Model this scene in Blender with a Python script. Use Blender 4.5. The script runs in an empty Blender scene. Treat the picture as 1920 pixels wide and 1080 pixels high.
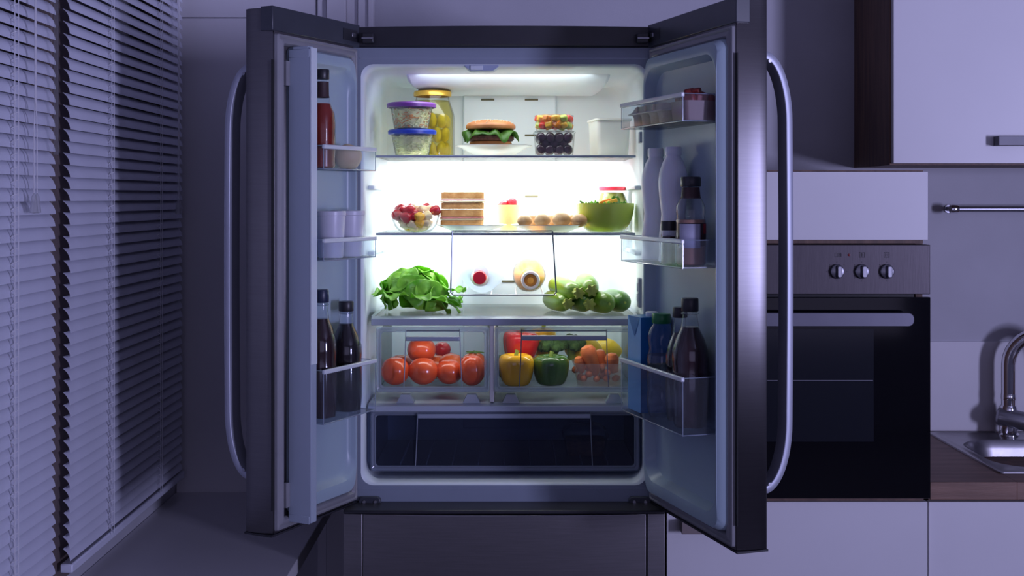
import bpy, math, random
from mathutils import Vector, Matrix, noise
R = random.Random(7)
PI = math.pi
S = bpy.context.scene
COL = S.collection
sin, cos = math.sin, math.cos

# ------------------------------------------------------------------ camera
FPX, YC, ZC = 2300.0, -2.722, 1.525          # focal length in pixels of a 1920 frame, camera y, camera height
cam = bpy.data.cameras.new('camera'); camo = bpy.data.objects.new('camera', cam); COL.objects.link(camo)
cam.sensor_width = 36; cam.lens = FPX / 1920 * 36; cam.shift_y = -170 / 1920
camo.location = (0, YC, ZC); camo.rotation_euler = (PI / 2, 0, 0)
cam.dof.use_dof = False; cam.clip_start = .02
S.camera = camo
# ------------------------------------------------------------------ world, lights, exposure
S.view_settings.view_transform = 'Standard'; S.view_settings.look = 'None'
S.view_settings.gamma = 1; S.view_settings.exposure = 0; S.view_settings.use_curve_mapping = False
w = bpy.data.worlds.new('night'); S.world = w; w.use_nodes = True
w.node_tree.nodes['Background'].inputs[0].default_value = (.30, .30, .62, 1)
w.node_tree.nodes['Background'].inputs[1].default_value = .10
S.cycles.use_denoising = True
S.cycles.max_bounces = 10; S.cycles.diffuse_bounces = 5; S.cycles.glossy_bounces = 4
S.cycles.transmission_bounces = 6; S.cycles.transparent_max_bounces = 32
S.cycles.sample_clamp_indirect = 4; S.cycles.blur_glossy = 1
S.cycles.caustics_reflective = False; S.cycles.caustics_refractive = False

def area(name, loc, rot, sx, sy, power, color):
    l = bpy.data.lights.new(name, 'AREA'); l.shape = 'RECTANGLE'; l.size = sx; l.size_y = sy
    l.energy = power; l.color = color
    o = bpy.data.objects.new(name, l); COL.objects.link(o); o.location = loc; o.rotation_euler = rot
    return o
def aim(o, target):
    o.rotation_euler = (Vector(target) - o.location).to_track_quat('-Z', 'Y').to_euler()
k = area('key_light', (3.9, -4.3, 1.38), (0, 0, 0), .50, 1.15, 49, (.585, .575, 1.0)); aim(k, (.1, .3, 3.1)); k.data.spread = math.radians(92)  # key light from the front right, direction read off the cast shadows
area('ambient_fill_light', (.9, -5.0, 1.5), (math.radians(90), 0, 0), 3.2, 1.7, 12, (.62, .58, 1.0))  # added fill with no real source, lifts the shadows in the room
FC = (.88, .96, 1.0)
area('food_front_fill', (-.018, .146, 1.611), (math.radians(52), 0, 0), .52, .012, .42, (1, .98, .94))  # added fill under the top shelf edge, brightens the food fronts; no lamp there
area('food_front_fill', (-.018, .146, 1.430), (math.radians(45), 0, 0), .52, .012, .22, (1, .98, .94))  # second added fill, for the fronts below the middle shelf
area('crisper_fill_light', (-.018, .118, 1.226), (math.radians(14), 0, 0), .50, .02, .25, (1.0, .98, .92))  # invented fill behind the cover trim, brightens the vegetables in the crispers
area('fridge_light_top', (-.018, .17, 1.806), (math.radians(22), 0, 0), .42, .09, .95, FC)
area('fridge_light_middle', (-.018, .33, 1.603), (math.radians(13), 0, 0), .50, .05, 3.1, (.97, .99, 1.0))
area('fridge_light_lower', (.0, .235, 1.422), (math.radians(28), 0, 0), .44, .05, 1.25, (.97, 1.0, .97))

# ------------------------------------------------------------------ materials
MATS = {}
def nodes(name):
    m = bpy.data.materials.new(name); m.use_nodes = True
    return m, m.node_tree.nodes, m.node_tree.links
def mat(name, col, rough=.5, metal=0, spec=.5, var=0, scale=20, bump=0, bscale=60, stretch=None, col2=None, coat=0, sss=0, emit=0):
    if name in MATS: return MATS[name]
    m, n, l = nodes(name); b = n['Principled BSDF']
    c = (*col, 1)
    b.inputs['Base Color'].default_value = c; b.inputs['Roughness'].default_value = rough
    b.inputs['Metallic'].default_value = metal; b.inputs['Specular IOR Level'].default_value = spec
    if coat: b.inputs['Coat Weight'].default_value = coat; b.inputs['Coat Roughness'].default_value = .12
    if sss:
        b.inputs['Subsurface Weight'].default_value = sss; b.inputs['Subsurface Scale'].default_value = .006
        b.inputs['Subsurface Radius'].default_value = (1, .6, .4)
    if emit:
        b.inputs['Emission Color'].default_value = c; b.inputs['Emission Strength'].default_value = emit
    tc = n.new('ShaderNodeTexCoord'); mp = n.new('ShaderNodeMapping'); l.new(tc.outputs['Object'], mp.inputs[0])
    if stretch: mp.inputs['Scale'].default_value = stretch
    if var or col2:
        t = n.new('ShaderNodeTexNoise'); t.inputs['Scale'].default_value = scale; t.inputs['Detail'].default_value = 5
        l.new(mp.outputs[0], t.inputs['Vector'])
        r = n.new('ShaderNodeValToRGB'); r.color_ramp.elements[0].position = .36; r.color_ramp.elements[1].position = .64
        r.color_ramp.elements[0].color = (*(col2 or [x * (1 - var) for x in col]), 1)
        r.color_ramp.elements[1].color = (*[min(1, x * (1 + var)) for x in col], 1)
        l.new(t.outputs['Fac'], r.inputs[0]); l.new(r.outputs[0], b.inputs['Base Color'])
    if bump:
        t = n.new('ShaderNodeTexNoise'); t.inputs['Scale'].default_value = bscale; t.inputs['Detail'].default_value = 3
        l.new(mp.outputs[0], t.inputs['Vector'])
        bp = n.new('ShaderNodeBump'); bp.inputs['Strength'].default_value = bump; bp.inputs['Distance'].default_value = .002
        l.new(t.outputs['Fac'], bp.inputs['Height']); l.new(bp.outputs[0], b.inputs['Normal'])
    MATS[name] = m; return m
def clear(name, tint=(.96, .98, 1), milk=0.0, milkcol=(.9, .93, .95), gloss=1.0, rough=.06, base=.03, dark=.38):
    """thin clear or milky plastic and glass: see-through, glossy at grazing angles, a share of diffuse milkiness"""
    if name in MATS: return MATS[name]
    m, n, l = nodes(name); n.remove(n['Principled BSDF']); out = n['Material Output']
    tr = n.new('ShaderNodeBsdfTransparent'); tr.inputs[0].default_value = (*tint, 1)
    gl = n.new('ShaderNodeBsdfGlossy'); gl.inputs['Roughness'].default_value = rough
    lw = n.new('ShaderNodeLayerWeight'); lw.inputs[0].default_value = .35
    cr = n.new('ShaderNodeValToRGB'); cr.color_ramp.elements[0].position = .45; cr.color_ramp.elements[0].color = (*tint, 1)
    cr.color_ramp.elements[1].position = 1; cr.color_ramp.elements[1].color = (*[x * dark for x in tint], 1)
    l.new(lw.outputs['Facing'], cr.inputs[0]); l.new(cr.outputs[0], tr.inputs[0])
    mr = n.new('ShaderNodeMapRange'); mr.inputs['To Min'].default_value = base; mr.inputs['To Max'].default_value = .55 * gloss
    l.new(lw.outputs['Facing'], mr.inputs['Value'])
    pw = n.new('ShaderNodeMath'); pw.operation = 'POWER'; pw.inputs[1].default_value = 2.2
    l.new(lw.outputs['Facing'], pw.inputs[0]); l.new(pw.outputs[0], mr.inputs['Value'])
    last = tr
    if milk:
        df = n.new('ShaderNodeBsdfDiffuse'); df.inputs[0].default_value = (*milkcol, 1)
        tl = n.new('ShaderNodeBsdfTranslucent'); tl.inputs[0].default_value = (*milkcol, 1)
        a = n.new('ShaderNodeMixShader'); a.inputs[0].default_value = .45
        l.new(df.outputs[0], a.inputs[1]); l.new(tl.outputs[0], a.inputs[2])
        c = n.new('ShaderNodeMixShader'); c.inputs[0].default_value = milk
        l.new(tr.outputs[0], c.inputs[1]); l.new(a.outputs[0], c.inputs[2]); last = c
    mx = n.new('ShaderNodeMixShader'); l.new(mr.outputs[0], mx.inputs[0]); l.new(last.outputs[0], mx.inputs[1]); l.new(gl.outputs[0], mx.inputs[2])
    l.new(mx.outputs[0], out.inputs[0])
    MATS[name] = m; return m
def leafy(name, a, b, scale=30):
    if name in MATS: return MATS[name]
    m = mat(name, a, .42, col2=b, scale=scale, bump=.6, bscale=90); n = m.node_tree.nodes; l = m.node_tree.links
    pb = n['Principled BSDF']; out = n['Material Output']
    tl = n.new('ShaderNodeBsdfTranslucent'); tl.inputs[0].default_value = (a[0] * 1.3, min(1, a[1] * 1.3), a[2], 1)
    mx = n.new('ShaderNodeMixShader'); mx.inputs[0].default_value = .35
    l.new(pb.outputs[0], mx.inputs[1]); l.new(tl.outputs[0], mx.inputs[2]); l.new(mx.outputs[0], out.inputs[0])
    return m

WALL = mat('wall_paint', (.50, .50, .55), .8, var=.03, scale=6, bump=.1, bscale=200)
WALLW = mat('white_panel_paint', (.70, .69, .73), .6, var=.02, scale=5)
WHITE = mat('white_laminate', (.74, .73, .76), .38, var=.015, scale=4)
BLIND = mat('blind_white', (.78, .80, .92), .42, var=.03, scale=9)
CORD = mat('cord_white', (.72, .72, .76), .7, var=.05, scale=90)
BROWN = mat('brown_frame', (.16, .125, .115), .6, var=.15, scale=12)
WOOD = mat('brown_wood', (.17, .095, .065), .55, col2=(.10, .055, .04), scale=9, stretch=(6, 6, .6), bump=.15)
WOODH = mat('worktop_wood', (.26, .15, .105), .5, col2=(.17, .095, .065), scale=7, stretch=(.7, 6, 6), bump=.15)
STEEL = mat('brushed_steel', (.15, .145, .155), .25, 1, var=.04, scale=14, stretch=(1, 1, 40))
STEELH = mat('brushed_steel_dark', (.075, .068, .075), .42, 1, var=.06, scale=14, stretch=(40, 1, 1), bump=.05, bscale=30)
STEELF = mat('freezer_steel', (.26, .25, .26), .36, 1, var=.05, scale=12, stretch=(1, 1, 30), bump=.05, bscale=30)
HANDLE = mat('handle_grey', (.42, .44, .52), .45, .35, var=.02, scale=12)
CHROME = mat('chrome', (.78, .78, .80), .08, 1)
SINK = mat('sink_steel', (.36, .35, .37), .30, 1, var=.05, scale=40, bump=.05)
SATIN = mat('satin_alloy', (.34, .34, .38), .36, .9, var=.03)
BLACK = mat('black_plastic', (.022, .022, .028), .38, var=.1)
CAPB = mat('slate_cap_plastic', (.045, .050, .065), .30, var=.06)
DARK = mat('dark_gap', (.012, .012, .014), .8)
OGLASS = mat('oven_glass', (.004, .004, .006), .07, spec=.35)
OWIN = mat('oven_window_glass', (.012, .014, .020), .12, spec=.4)
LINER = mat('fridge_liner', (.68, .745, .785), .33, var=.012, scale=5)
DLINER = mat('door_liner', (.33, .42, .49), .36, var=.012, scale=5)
FLANGE = mat('cabinet_flange', (.24, .28, .35), .4, var=.02)
GASKET = mat('door_gasket', (.25, .25, .27), .55, var=.04)
MULL = mat('mullion_plastic', (.36, .42, .50), .4, var=.01)
RAIL = mat('bin_rail_white', (.66, .70, .74), .28, var=.02)
BIN = clear('bin_clear', (.95, .97, 1), .03, (.8, .88, .95), .6, .1, .004)
EDGE = clear('clear_plastic_edge', (.86, .90, .95), .50, (.55, .62, .74), 1, .12, .05)
DRAWER = clear('drawer_clear', (.97, .98, 1), .008, (.7, .8, .95), .5, .1, .012)
DRSHADE = clear('drawer_shaded', (.72, .76, .84), .08, (.25, .28, .36), .6)  # dark tint paints in the shade of the unlit bottom compartment
SHELFG = clear('shelf_glass', (.95, .98, .97), .03, (.8, .95, .9), .7)
FROST = clear('frosted_shelf', (.90, .93, .91), .20, (.80, .86, .84), .7, .15)
GLASS = clear('thin_glass', (.97, .98, .98), 0, gloss=1.1)
PET = clear('clear_bottle', (.92, .94, .97), .012, (.75, .8, .88), 1.1)
TUBC = clear('tub_clear', (.96, .97, .97), .05, (.9, .93, .94), 1.0, .1)
TUBM = clear('tub_milky', (.92, .92, .92), .30, (.85, .86, .88), .8, .2)
MILKY = mat('milky_plastic', (.80, .80, .84), .32, sss=.3)
TUBW = mat('white_tub', (.60, .60, .70), .35, var=.02)
PORC = mat('white_porcelain', (.82, .84, .84), .2)
SHTRIM = mat('shelf_trim', (.30, .34, .42), .35, .2)
COLA = mat('dark_cola', (.012, .007, .010), .12, spec=.6)
COLAR = mat('dark_red_drink', (.030, .010, .012), .12, spec=.6)
TOM = mat('tomato_skin', (.74, .10, .018), .22, col2=(.60, .05, .010), scale=18, coat=.3, sss=.1)
TOM2 = mat('tomato_orange', (.80, .16, .03), .24, col2=(.66, .07, .012), scale=16, coat=.3, sss=.1)
TOMR = mat('tomato_pink_red', (.62, .02, .03), .18, col2=(.5, .01, .02), scale=16, coat=.4)
CALYX = mat('calyx_green', (.10, .22, .03), .5, var=.3)
PEPY = mat('pepper_yellow', (.92, .52, .010), .16, col2=(.90, .44, .008), scale=8, coat=.5, sss=.08)
PEPG = mat('pepper_green', (.065, .17, .015), .18, col2=(.035, .11, .01), scale=10, coat=.5)
PEPR = mat('pepper_red', (.66, .015, .015), .16, col2=(.5, .008, .012), scale=8, coat=.5)
STEM = mat('stem_green', (.26, .36, .06), .5, var=.25, scale=40)
ZUC = mat('zucchini_skin', (.26, .46, .045), .3, col2=(.13, .27, .025), scale=26, stretch=(1, .12, 1), coat=.2)
ZUCD = mat('zucchini_dark_skin', (.15, .32, .06), .3, col2=(.06, .16, .03), scale=20, stretch=(1, .2, 1), coat=.2)
ZST = mat('zucchini_stem', (.42, .50, .08), .5, var=.2, scale=60)
CARR = mat('carrot_skin', (.74, .22, .06), .42, col2=(.58, .13, .035), scale=24, bump=.3)
BROC = mat('broccoli_green', (.07, .16, .03), .7, col2=(.03, .085, .015), scale=60, bump=1, bscale=300)
LET = leafy('lettuce_leaf', (.26, .56, .055), (.12, .36, .03))
LETD = leafy('dark_leaf', (.10, .26, .03), (.05, .15, .015))
BREAD = mat('bread_crust', (.76, .44, .17), .75, col2=(.60, .29, .09), scale=60, bump=.6, bscale=240)
CRUMB = mat('bread_crumb', (.86, .78, .60), .85, var=.06, scale=60, bump=.5, bscale=260)
HAM = mat('ham', (.72, .28, .26), .4, var=.12, scale=50)
CHEESE = mat('cheese', (.90, .80, .50), .45, var=.03)
BUN = mat('burger_bun', (.50, .20, .065), .5, col2=(.36, .12, .035), scale=25, bump=.2)
PATTY = mat('burger_patty', (.09, .03, .018), .7, var=.35, scale=110, bump=1, bscale=220)
SEED = mat('sesame', (.86, .74, .50), .5)
ROLL = mat('bread_roll', (.62, .31, .10), .6, col2=(.80, .55, .30), scale=30, bump=.4)
BERRY = mat('dark_grape', (.055, .010, .030), .22, col2=(.02, .008, .03), scale=30, coat=.4)
STRAW = mat('strawberry', (.56, .015, .035), .28, col2=(.40, .008, .02), scale=90, bump=.5, bscale=400)
FRY = mat('fruit_yellow', (.90, .50, .06), .3, var=.12, scale=40, sss=.2)
FRO = mat('fruit_orange', (.88, .28, .03), .3, var=.12, scale=40, sss=.2)
FRR = mat('fruit_red', (.72, .04, .02), .3, var=.12, scale=40)
FRG = mat('fruit_green', (.52, .62, .10), .3, var=.12, scale=40)
FRW = mat('fruit_pale', (.84, .68, .40), .3, var=.06, scale=40, sss=.2)
GHERK = mat('gherkin', (.78, .64, .03), .3, col2=(.58, .50, .02), scale=40, bump=.6, bscale=120)
SLAW = mat('pale_slaw', (.84, .90, .45), .5, var=.15, scale=30)
SLAWO = mat('orange_slaw', (.80, .34, .08), .5, var=.2, scale=30)
BOWLG = mat('green_bowl', (.38, .47, .06), .25, coat=.3, sss=.05, var=.02)
CUPY = mat('yellow_cup', (.90, .84, .38), .4, sss=.3)
LIDP = mat('purple_lid', (.15, .035, .26), .4); LIDB = mat('blue_lid', (.012, .045, .42), .4)
GOLD = mat('gold_lid', (.75, .45, .06), .3, .5); REDL = mat('red_lid', (.70, .02, .05), .35)
GREENC = mat('green_cap', (.012, .17, .05), .35); NAVY = mat('navy_cap', (.012, .02, .06), .4)
REDC = mat('red_cap', (.88, .012, .04), .35)
SAUCER = mat('red_sauce', (.22, .022, .014), .25, var=.15, scale=20)
SAUCEB = mat('pinkish_sauce', (.36, .19, .14), .4, var=.08, scale=20)
LBLD = mat('dark_brown_label', (.045, .020, .022), .6); LBLW = mat('plain_pale_label', (.42, .42, .55), .6)
LBLR = mat('red_label_strip', (.35, .02, .03), .6)
CARTB = mat('carton_blue', (.012, .15, .42), .4, var=.04); CARTL = mat('carton_blue_lit', (.18, .42, .72), .4, var=.03)
ORJ = mat('orange_juice', (.95, .40, .06), .35, sss=.2, emit=0)
PULP = mat('grey_pulp', (.58, .50, .44), .85, var=.1, scale=60, bump=.5)
TUBB = mat('brown_tub', (.22, .13, .115), .5, var=.05); CHUNK = mat('dark_red_chunk', (.20, .022, .018), .5, var=.25, scale=50)
CREAM = mat('cream_box', (.80, .79, .72), .4, sss=.1)
CHZ = mat('pale_crust_roll', (.66, .48, .27), .65, col2=(.74, .60, .40), scale=14, bump=.3)
WIRE = mat('wire_grey', (.20, .22, .27), .3, .6)
MINCE = mat('leftover_brown', (.20, .10, .05), .7, col2=(.08, .04, .025), scale=70, bump=.6)
LENS = mat('catch_plastic', (.36, .42, .55), .3)
REDDOT = mat('red_indicator', (.16, .004, .004), .4); MARK = mat('panel_mark', (.02, .018, .022), .6)
VENT = mat('vent_slot', (.10, .09, .05), .8)

def brushed(m, aniso=.8):
    n = m.node_tree.nodes; t = n.new('ShaderNodeTangent'); t.direction_type = 'RADIAL'; t.axis = 'Z'
    b = n['Principled BSDF']; b.inputs['Anisotropic'].default_value = aniso; m.node_tree.links.new(t.outputs[0], b.inputs['Tangent'])
brushed(STEEL, .97); brushed(STEELF, .6)
STEEL.node_tree.nodes['Principled BSDF'].inputs['Roughness'].default_value = .30

# ------------------------------------------------------------------ mesh builder
class MB:
    def __init__(s): s.v = []; s.f = []
    def add(s, vs, fs):
        n = len(s.v); s.v += [tuple(v) for v in vs]; s.f += [tuple(i + n for i in f) for f in fs]; return s
    def box(s, x0, x1, y0, y1, z0, z1):
        x0, x1 = min(x0, x1), max(x0, x1); y0, y1 = min(y0, y1), max(y0, y1); z0, z1 = min(z0, z1), max(z0, z1)
        v = [(x, y, z) for z in (z0, z1) for y in (y0, y1) for x in (x0, x1)]
        return s.add(v, [(0, 2, 3, 1), (4, 5, 7, 6), (0, 1, 5, 4), (2, 6, 7, 3), (0, 4, 6, 2), (1, 3, 7, 5)])
    def loops(s, L, cap0=True, cap1=True, closed=False):
        n = len(L[0]); v = [p for l in L for p in l]; f = []
        m = len(L)
        for a in range(m if closed else m - 1):
            b = (a + 1) % m
            for i in range(n):
                j = (i + 1) % n; f.append((a * n + i, a * n + j, b * n + j, b * n + i))
        if cap0 and not closed: f.append(tuple(range(n))[::-1])
        if cap1 and not closed: f.append(tuple(range((m - 1) * n, m * n)))
        return s.add(v, f)
    def lathe(s, prof, n=24, c=(0, 0, 0), axis='z', fn=None, cap=True):
        L = []
        for r, h in prof:
            l = []
            for i in range(n):
                a = 2 * PI * i / n; rr = r * (fn(a, h) if fn else 1)
                x, y = rr * cos(a), rr * sin(a)
                p = (x, y, h) if axis == 'z' else ((x, h, y) if axis == 'y' else (h, x, y))
                l.append((p[0] + c[0], p[1] + c[1], p[2] + c[2]))
            L.append(l)
        return s.loops(L, cap, cap)
    def tube(s, pts, r, n=8, closed=False):
        P = [Vector(p) for p in pts]; L = []; m = len(P)
        up = None
        for i, p in enumerate(P):
            if closed: d = P[(i + 1) % m] - P[i - 1]
            else: d = P[min(i + 1, m - 1)] - P[max(i - 1, 0)]
            d.normalize()
            if up is None: up = Vector((0, 0, 1)) if abs(d.z) < .9 else Vector((1, 0, 0))
            a = d.cross(up); 
            if a.length < 1e-4: a = d.orthogonal()
            a.normalize(); b = a.cross(d).normalized(); up = b
            rr = r[i] if isinstance(r, (list, tuple)) else r
            L.append([tuple(p + a * rr * cos(2 * PI * k / n) + b * rr * sin(2 * PI * k / n)) for k in range(n)])
        return s.loops(L, closed=closed)
    def sph(s, c, rx, ry=None, rz=None, n=14, m=9, fn=None):
        ry = ry or rx; rz = rz or rx; L = []
        for i in range(m + 1):
            t = -PI / 2 + PI * (i * .998 + .001 * m) / m
            L.append([(c[0] + rx * cos(t) * cos(2 * PI * k / n), c[1] + ry * cos(t) * sin(2 * PI * k / n), c[2] + rz * sin(t)) for k in range(n)])
        if fn: L = [[fn(Vector(p)) for p in l] for l in L]
        return s.loops(L)
    def xf(s, M):
        s.v = [tuple(M @ Vector(p)) for p in s.v]; return s
    def build(s, name, m, parent=None, off=None, smooth=True, bevel=0, sub=0, seg=2):
        me = bpy.data.meshes.new(name)
        v = s.v if off is None else [(a - off[0], b - off[1], c - off[2]) for a, b, c in s.v]
        me.from_pydata(v, [], s.f); me.update()
        me.materials.append(m)
        if smooth:
            me.polygons.foreach_set('use_smooth', [True] * len(me.polygons))
            me.set_sharp_from_angle(angle=math.radians(38))
        o = bpy.data.objects.new(name, me); COL.objects.link(o)
        if parent: o.parent = parent
        if bevel:
            b = o.modifiers.new('bevel', 'BEVEL'); b.width = bevel; b.segments = seg; b.limit_method = 'ANGLE'; b.angle_limit = math.radians(40)
        if sub:
            b = o.modifiers.new('sub', 'SUBSURF'); b.levels = sub; b.render_levels = sub
        return o
def tag(o, label=None, cat=None, group=None, kind=None):
    if label: o['label'] = label
    if cat: o['category'] = cat
    if group: o['group'] = group
    if kind: o['kind'] = kind
    return o
def thing(name, loc, label, cat, group=None, rz=0, kind=None):
    o = bpy.data.objects.new(name, None); COL.objects.link(o); o.location = loc; o.rotation_euler = (0, 0, rz)
    o.empty_display_size = .02
    return tag(o, label, cat, group, kind)
def dup(o, loc=None, rot=None, scale=None, label=None, parent=None):
    c = o.copy(); COL.objects.link(c)
    if parent: c.parent = parent
    if loc is not None: c.location = loc
    if rot is not None: c.rotation_euler = rot
    if scale is not None: c.scale = scale if isinstance(scale, (tuple, list)) else (scale,) * 3
    if label: c['label'] = label
    for ch in list(o.children): dup(ch, parent=c)
    return c
def rrect(x0, x1, z0, z1, r, n=5):
    P = []
    for cx, cz, a0 in ((x1 - r, z1 - r, 0), (x0 + r, z1 - r, 90), (x0 + r, z0 + r, 180), (x1 - r, z0 + r, 270)):
        for i in range(n + 1):
            a = math.radians(a0 + 90 * i / n); P.append((cx + r * cos(a), cz + r * sin(a)))
    return P
def xz(P, y): return [(x, y, z) for x, z in P]
def xy(P, z): return [(x, y, z) for x, y in P]
def at(px, py, Y):                              # a point of the photograph at a known depth in the room
    s = FPX / (Y - YC); return Vector(((px - 960) / s, Y, ZC + (370 - py) / s))
def sc(Y): return FPX / (Y - YC)

# ================================================================== ROOM
YW = .70; XL = -.935
def struct(mb, name, m, **k):
    o = mb.build(name, m, **k); o['kind'] = 'structure'; return o
struct(MB().box(-1.1, 5.0, -5.2, YW + .12, -.06, 0), 'floor', mat('floor_tile', (.22, .21, .23), .5, var=.1, scale=3))
struct(MB().box(XL - .12, 5.0, YW, YW + .12, 0, 2.6), 'wall_back', WALL)
struct(MB().box(-1.1, 5.0, -5.2, YW + .12, 2.6, 2.66), 'ceiling', WALL)
struct(MB().box(5.0, 5.1, -5.2, YW + .12, 0, 2.6), 'wall_right', WALL)
struct(MB().box(-1.1, 5.1, -5.3, -5.2, 0, 2.6), 'wall_front', WALL)
# left wall around the window opening
lw = MB(); lw.box(XL - .16, XL, -5.2, YW, 0, .735).box(XL - .16, XL, -5.2, YW, 2.30, 2.6)
lw.box(XL - .16, XL, -5.2, -1.35, .735, 2.30).box(XL - .16, XL, .66, YW, .735, 2.30)
struct(lw, 'wall_left', WALL)
wf = MB(); 
for y0, y1 in ((-1.35, -1.29), (.60, .66), (-.25, -.07)): wf.box(XL - .10, XL + (.008 if y0 == -.25 else -.012), y0, y1, .735, 2.30)
wf.box(XL - .10, XL - .012, -1.35, .66, .735, .76).box(XL - .10, XL - .012, -1.35, .66, 2.24, 2.30)
wo = struct(wf, 'window_1', BROWN, bevel=.003)
for y0, y1 in ((-1.29, -.25), (-.07, .60)):
    MB().box(XL - .066, XL - .060, y0 - .005, y1 + .005, .755, 2.245).build('pane', mat('night_pane', (.03, .025, .028), .15), wo)
# back wall: tall panel behind the window corner, its joint, casings
tp = at(0, 34, YW - .008).z
struct(MB().box(XL + .002, at(594, 0, YW).x, YW - .012, YW - .0005, .70, tp - .0015), 'wall_panel_lower', WALLW, bevel=.0015).name = 'trim_1'
struct(MB().box(XL + .002, at(594, 0, YW).x, YW - .012, YW - .0005, tp + .0015, 2.599), 'trim_2', WALLW, bevel=.0015)
casing = (((595, 612), .022, 3), ((612, 648), .040, 4), ((650, 671), .020, 5), ((671, 690), .034, 6), ((690, 700), .046, 7))
for (a, b), d, i in casing:
    struct(MB().box(at(a, 0, YW - d).x, at(b, 0, YW - d).x, YW - d, YW - .0005, .0, 2.599), 'trim_%d' % i, WALLW, bevel=.002)
zs = at(0, 640, YW).z
struct(MB().box(.955, 2.6, YW - .006, YW - .0005, .873, zs), 'trim_8', WALLW, bevel=.001)

# ---- blinds
def blind(y0, y1, ncord, label, wand=None, cordy=None):
    z0, z1, xc = .776, 2.235, -.905
    t = thing('venetian_blind', (xc, (y0 + y1) / 2, z0), label, 'blind')
    off = (xc, (y0 + y1) / 2, z0)
    hw = (y1 - y0) / 2
    tilt = math.radians(61); W = .029
    top, bot = [], []
    for i in range(7):
        u = (i / 6 - .5) * W; h = .0035 * (1 - (2 * i / 6 - 1) ** 2)
        x, z = u * cos(tilt) + h * sin(tilt), -u * sin(tilt) + h * cos(tilt)
        top.append((x, z)); bot.append((x - .0005 * sin(tilt), z - .0005 * cos(tilt)))
    sec = top + bot[::-1]
    base = MB().loops([[(x, -hw, z) for x, z in sec], [(x, hw, z) for x, z in sec]]).build('slat', BLIND, t)
    n = int((z1 - z0) / .0244); first = True
    for i in range(n):
        o = base if first else dup(base, parent=t); first = False
        o.location = (R.uniform(-.0006, .0006), 0, .022 + i * .0244); o.rotation_euler = (R.uniform(-.0012, .0012), R.uniform(-.04, .04), 0)
    MB().box(-.013, .013, -hw - .003, hw + .003, -.014, .004).build('bottom_rail', BLIND, t, bevel=.003)
    MB().box(-.018, .018, -hw, hw, 1.464, 1.499).build('head_rail', BLIND, t, bevel=.002)
    for cy in ncord:
        for s_ in (-.008, .008):
            m_ = MB().tube([(.0165, cy - off[1] + s_, .0), (.0165, cy - off[1] + s_, 1.44)], .0009, 6)
            m_.build('ladder_cord', CORD, t)
        mm = MB()
        for i in range(n):
            z = .022 + i * .0244
            mm.tube([(.016, cy - off[1] - .008, z - .010), (.004, cy - off[1], z - .004), (.016, cy - off[1] + .008, z + .002)], .0008, 5)
        mm.build('ladder_rung', CORD, t)['kind'] = 'stuff'
    if cordy is not None:
        c, zt = cordy
        for s_ in (-.006, .006):
            pts = [(.03, c - off[1] + s_ * (.4 if i < 10 else 1.2), 1.44 - i * (1.44 - (zt - z0)) / 12) for i in range(13)]
            MB().tube(pts, .0011, 6).build('pull_cord', CORD, t)
            MB().lathe([(.001, 0), (.004, -.006), (.007, -.03), (.0075, -.036), (.002, -.037)], 10, (.03, c - off[1] + s_ * 1.2, zt - z0)).build('tassel', TUBM, t)
    if wand is not None:
        c, zt = wand
        MB().lathe([(.0045, zt - z0), (.0052, zt - z0 + .01), (.0042, zt - z0 + .03), (.0042, 1.44)], 6, (.028, c - off[1], 0)).build('tilt_wand', TUBC, t)
    return t
def ywall(px): return 2300 * .905 / (960 - px) + YC       # depth of a blind column seen at px
blind(-1.30, ywall(97.5), (ywall(14), -1.0), 'near venetian blind with a tilt wand and pull cords, left of the dark gap', (ywall(78), at(0, 290, ywall(78)).z), (ywall(36), at(0, 362, ywall(36)).z))
blind(ywall(125), ywall(337), (ywall(198), ywall(291)), 'far venetian blind behind the fridge door, right of the dark gap', None, (ywall(314), at(0, 375, ywall(314)).z))

# ---- white table board on the left
TZ = .705
tb = thing('side_table', (-.71, 0, 0), 'white table top under the window blinds, running towards the fridge', 'table')
MB().box(XL + .001 + .71, -.486 + .71, -1.3, YW - .014, TZ - .034, TZ).build('table_top', WHITE, tb, bevel=.002)
for y in (-.9, .5): MB().box(-.16, -.11, y, y + .05, 0, TZ - .034).build('leg', WHITE, tb, bevel=.002)

# ================================================================== FRIDGE
FX0, FX1 = -.367, .333
FO = (-.018, 0, 0)
fr = thing('refrigerator', FO, 'stainless steel French door refrigerator standing open and lit, full of food', 'refrigerator')
def F(mb, name, m, parent=None, label=None, **k):
    o = mb.build(name, m, parent or fr, off=FO if parent is None else None, **k)
    if label: o['label'] = label
    return o
TOPZ, FZ0 = 1.900, .852
cab = MB()
cab.box(FX0, FX0 + .006, .006, .62, .04, TOPZ).box(FX1 - .006, FX1, .006, .62, .04, TOPZ)
cab.box(FX0, FX1, .61, .62, .04, TOPZ).box(FX0, FX1, .006, .62, TOPZ - .006, TOPZ).box(FX0, FX1, .0, .62, .04, .05)
cab.box(FX0, FX1, .006, .60, .80, .842)
F(cab, 'cabinet', STEELH)
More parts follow.
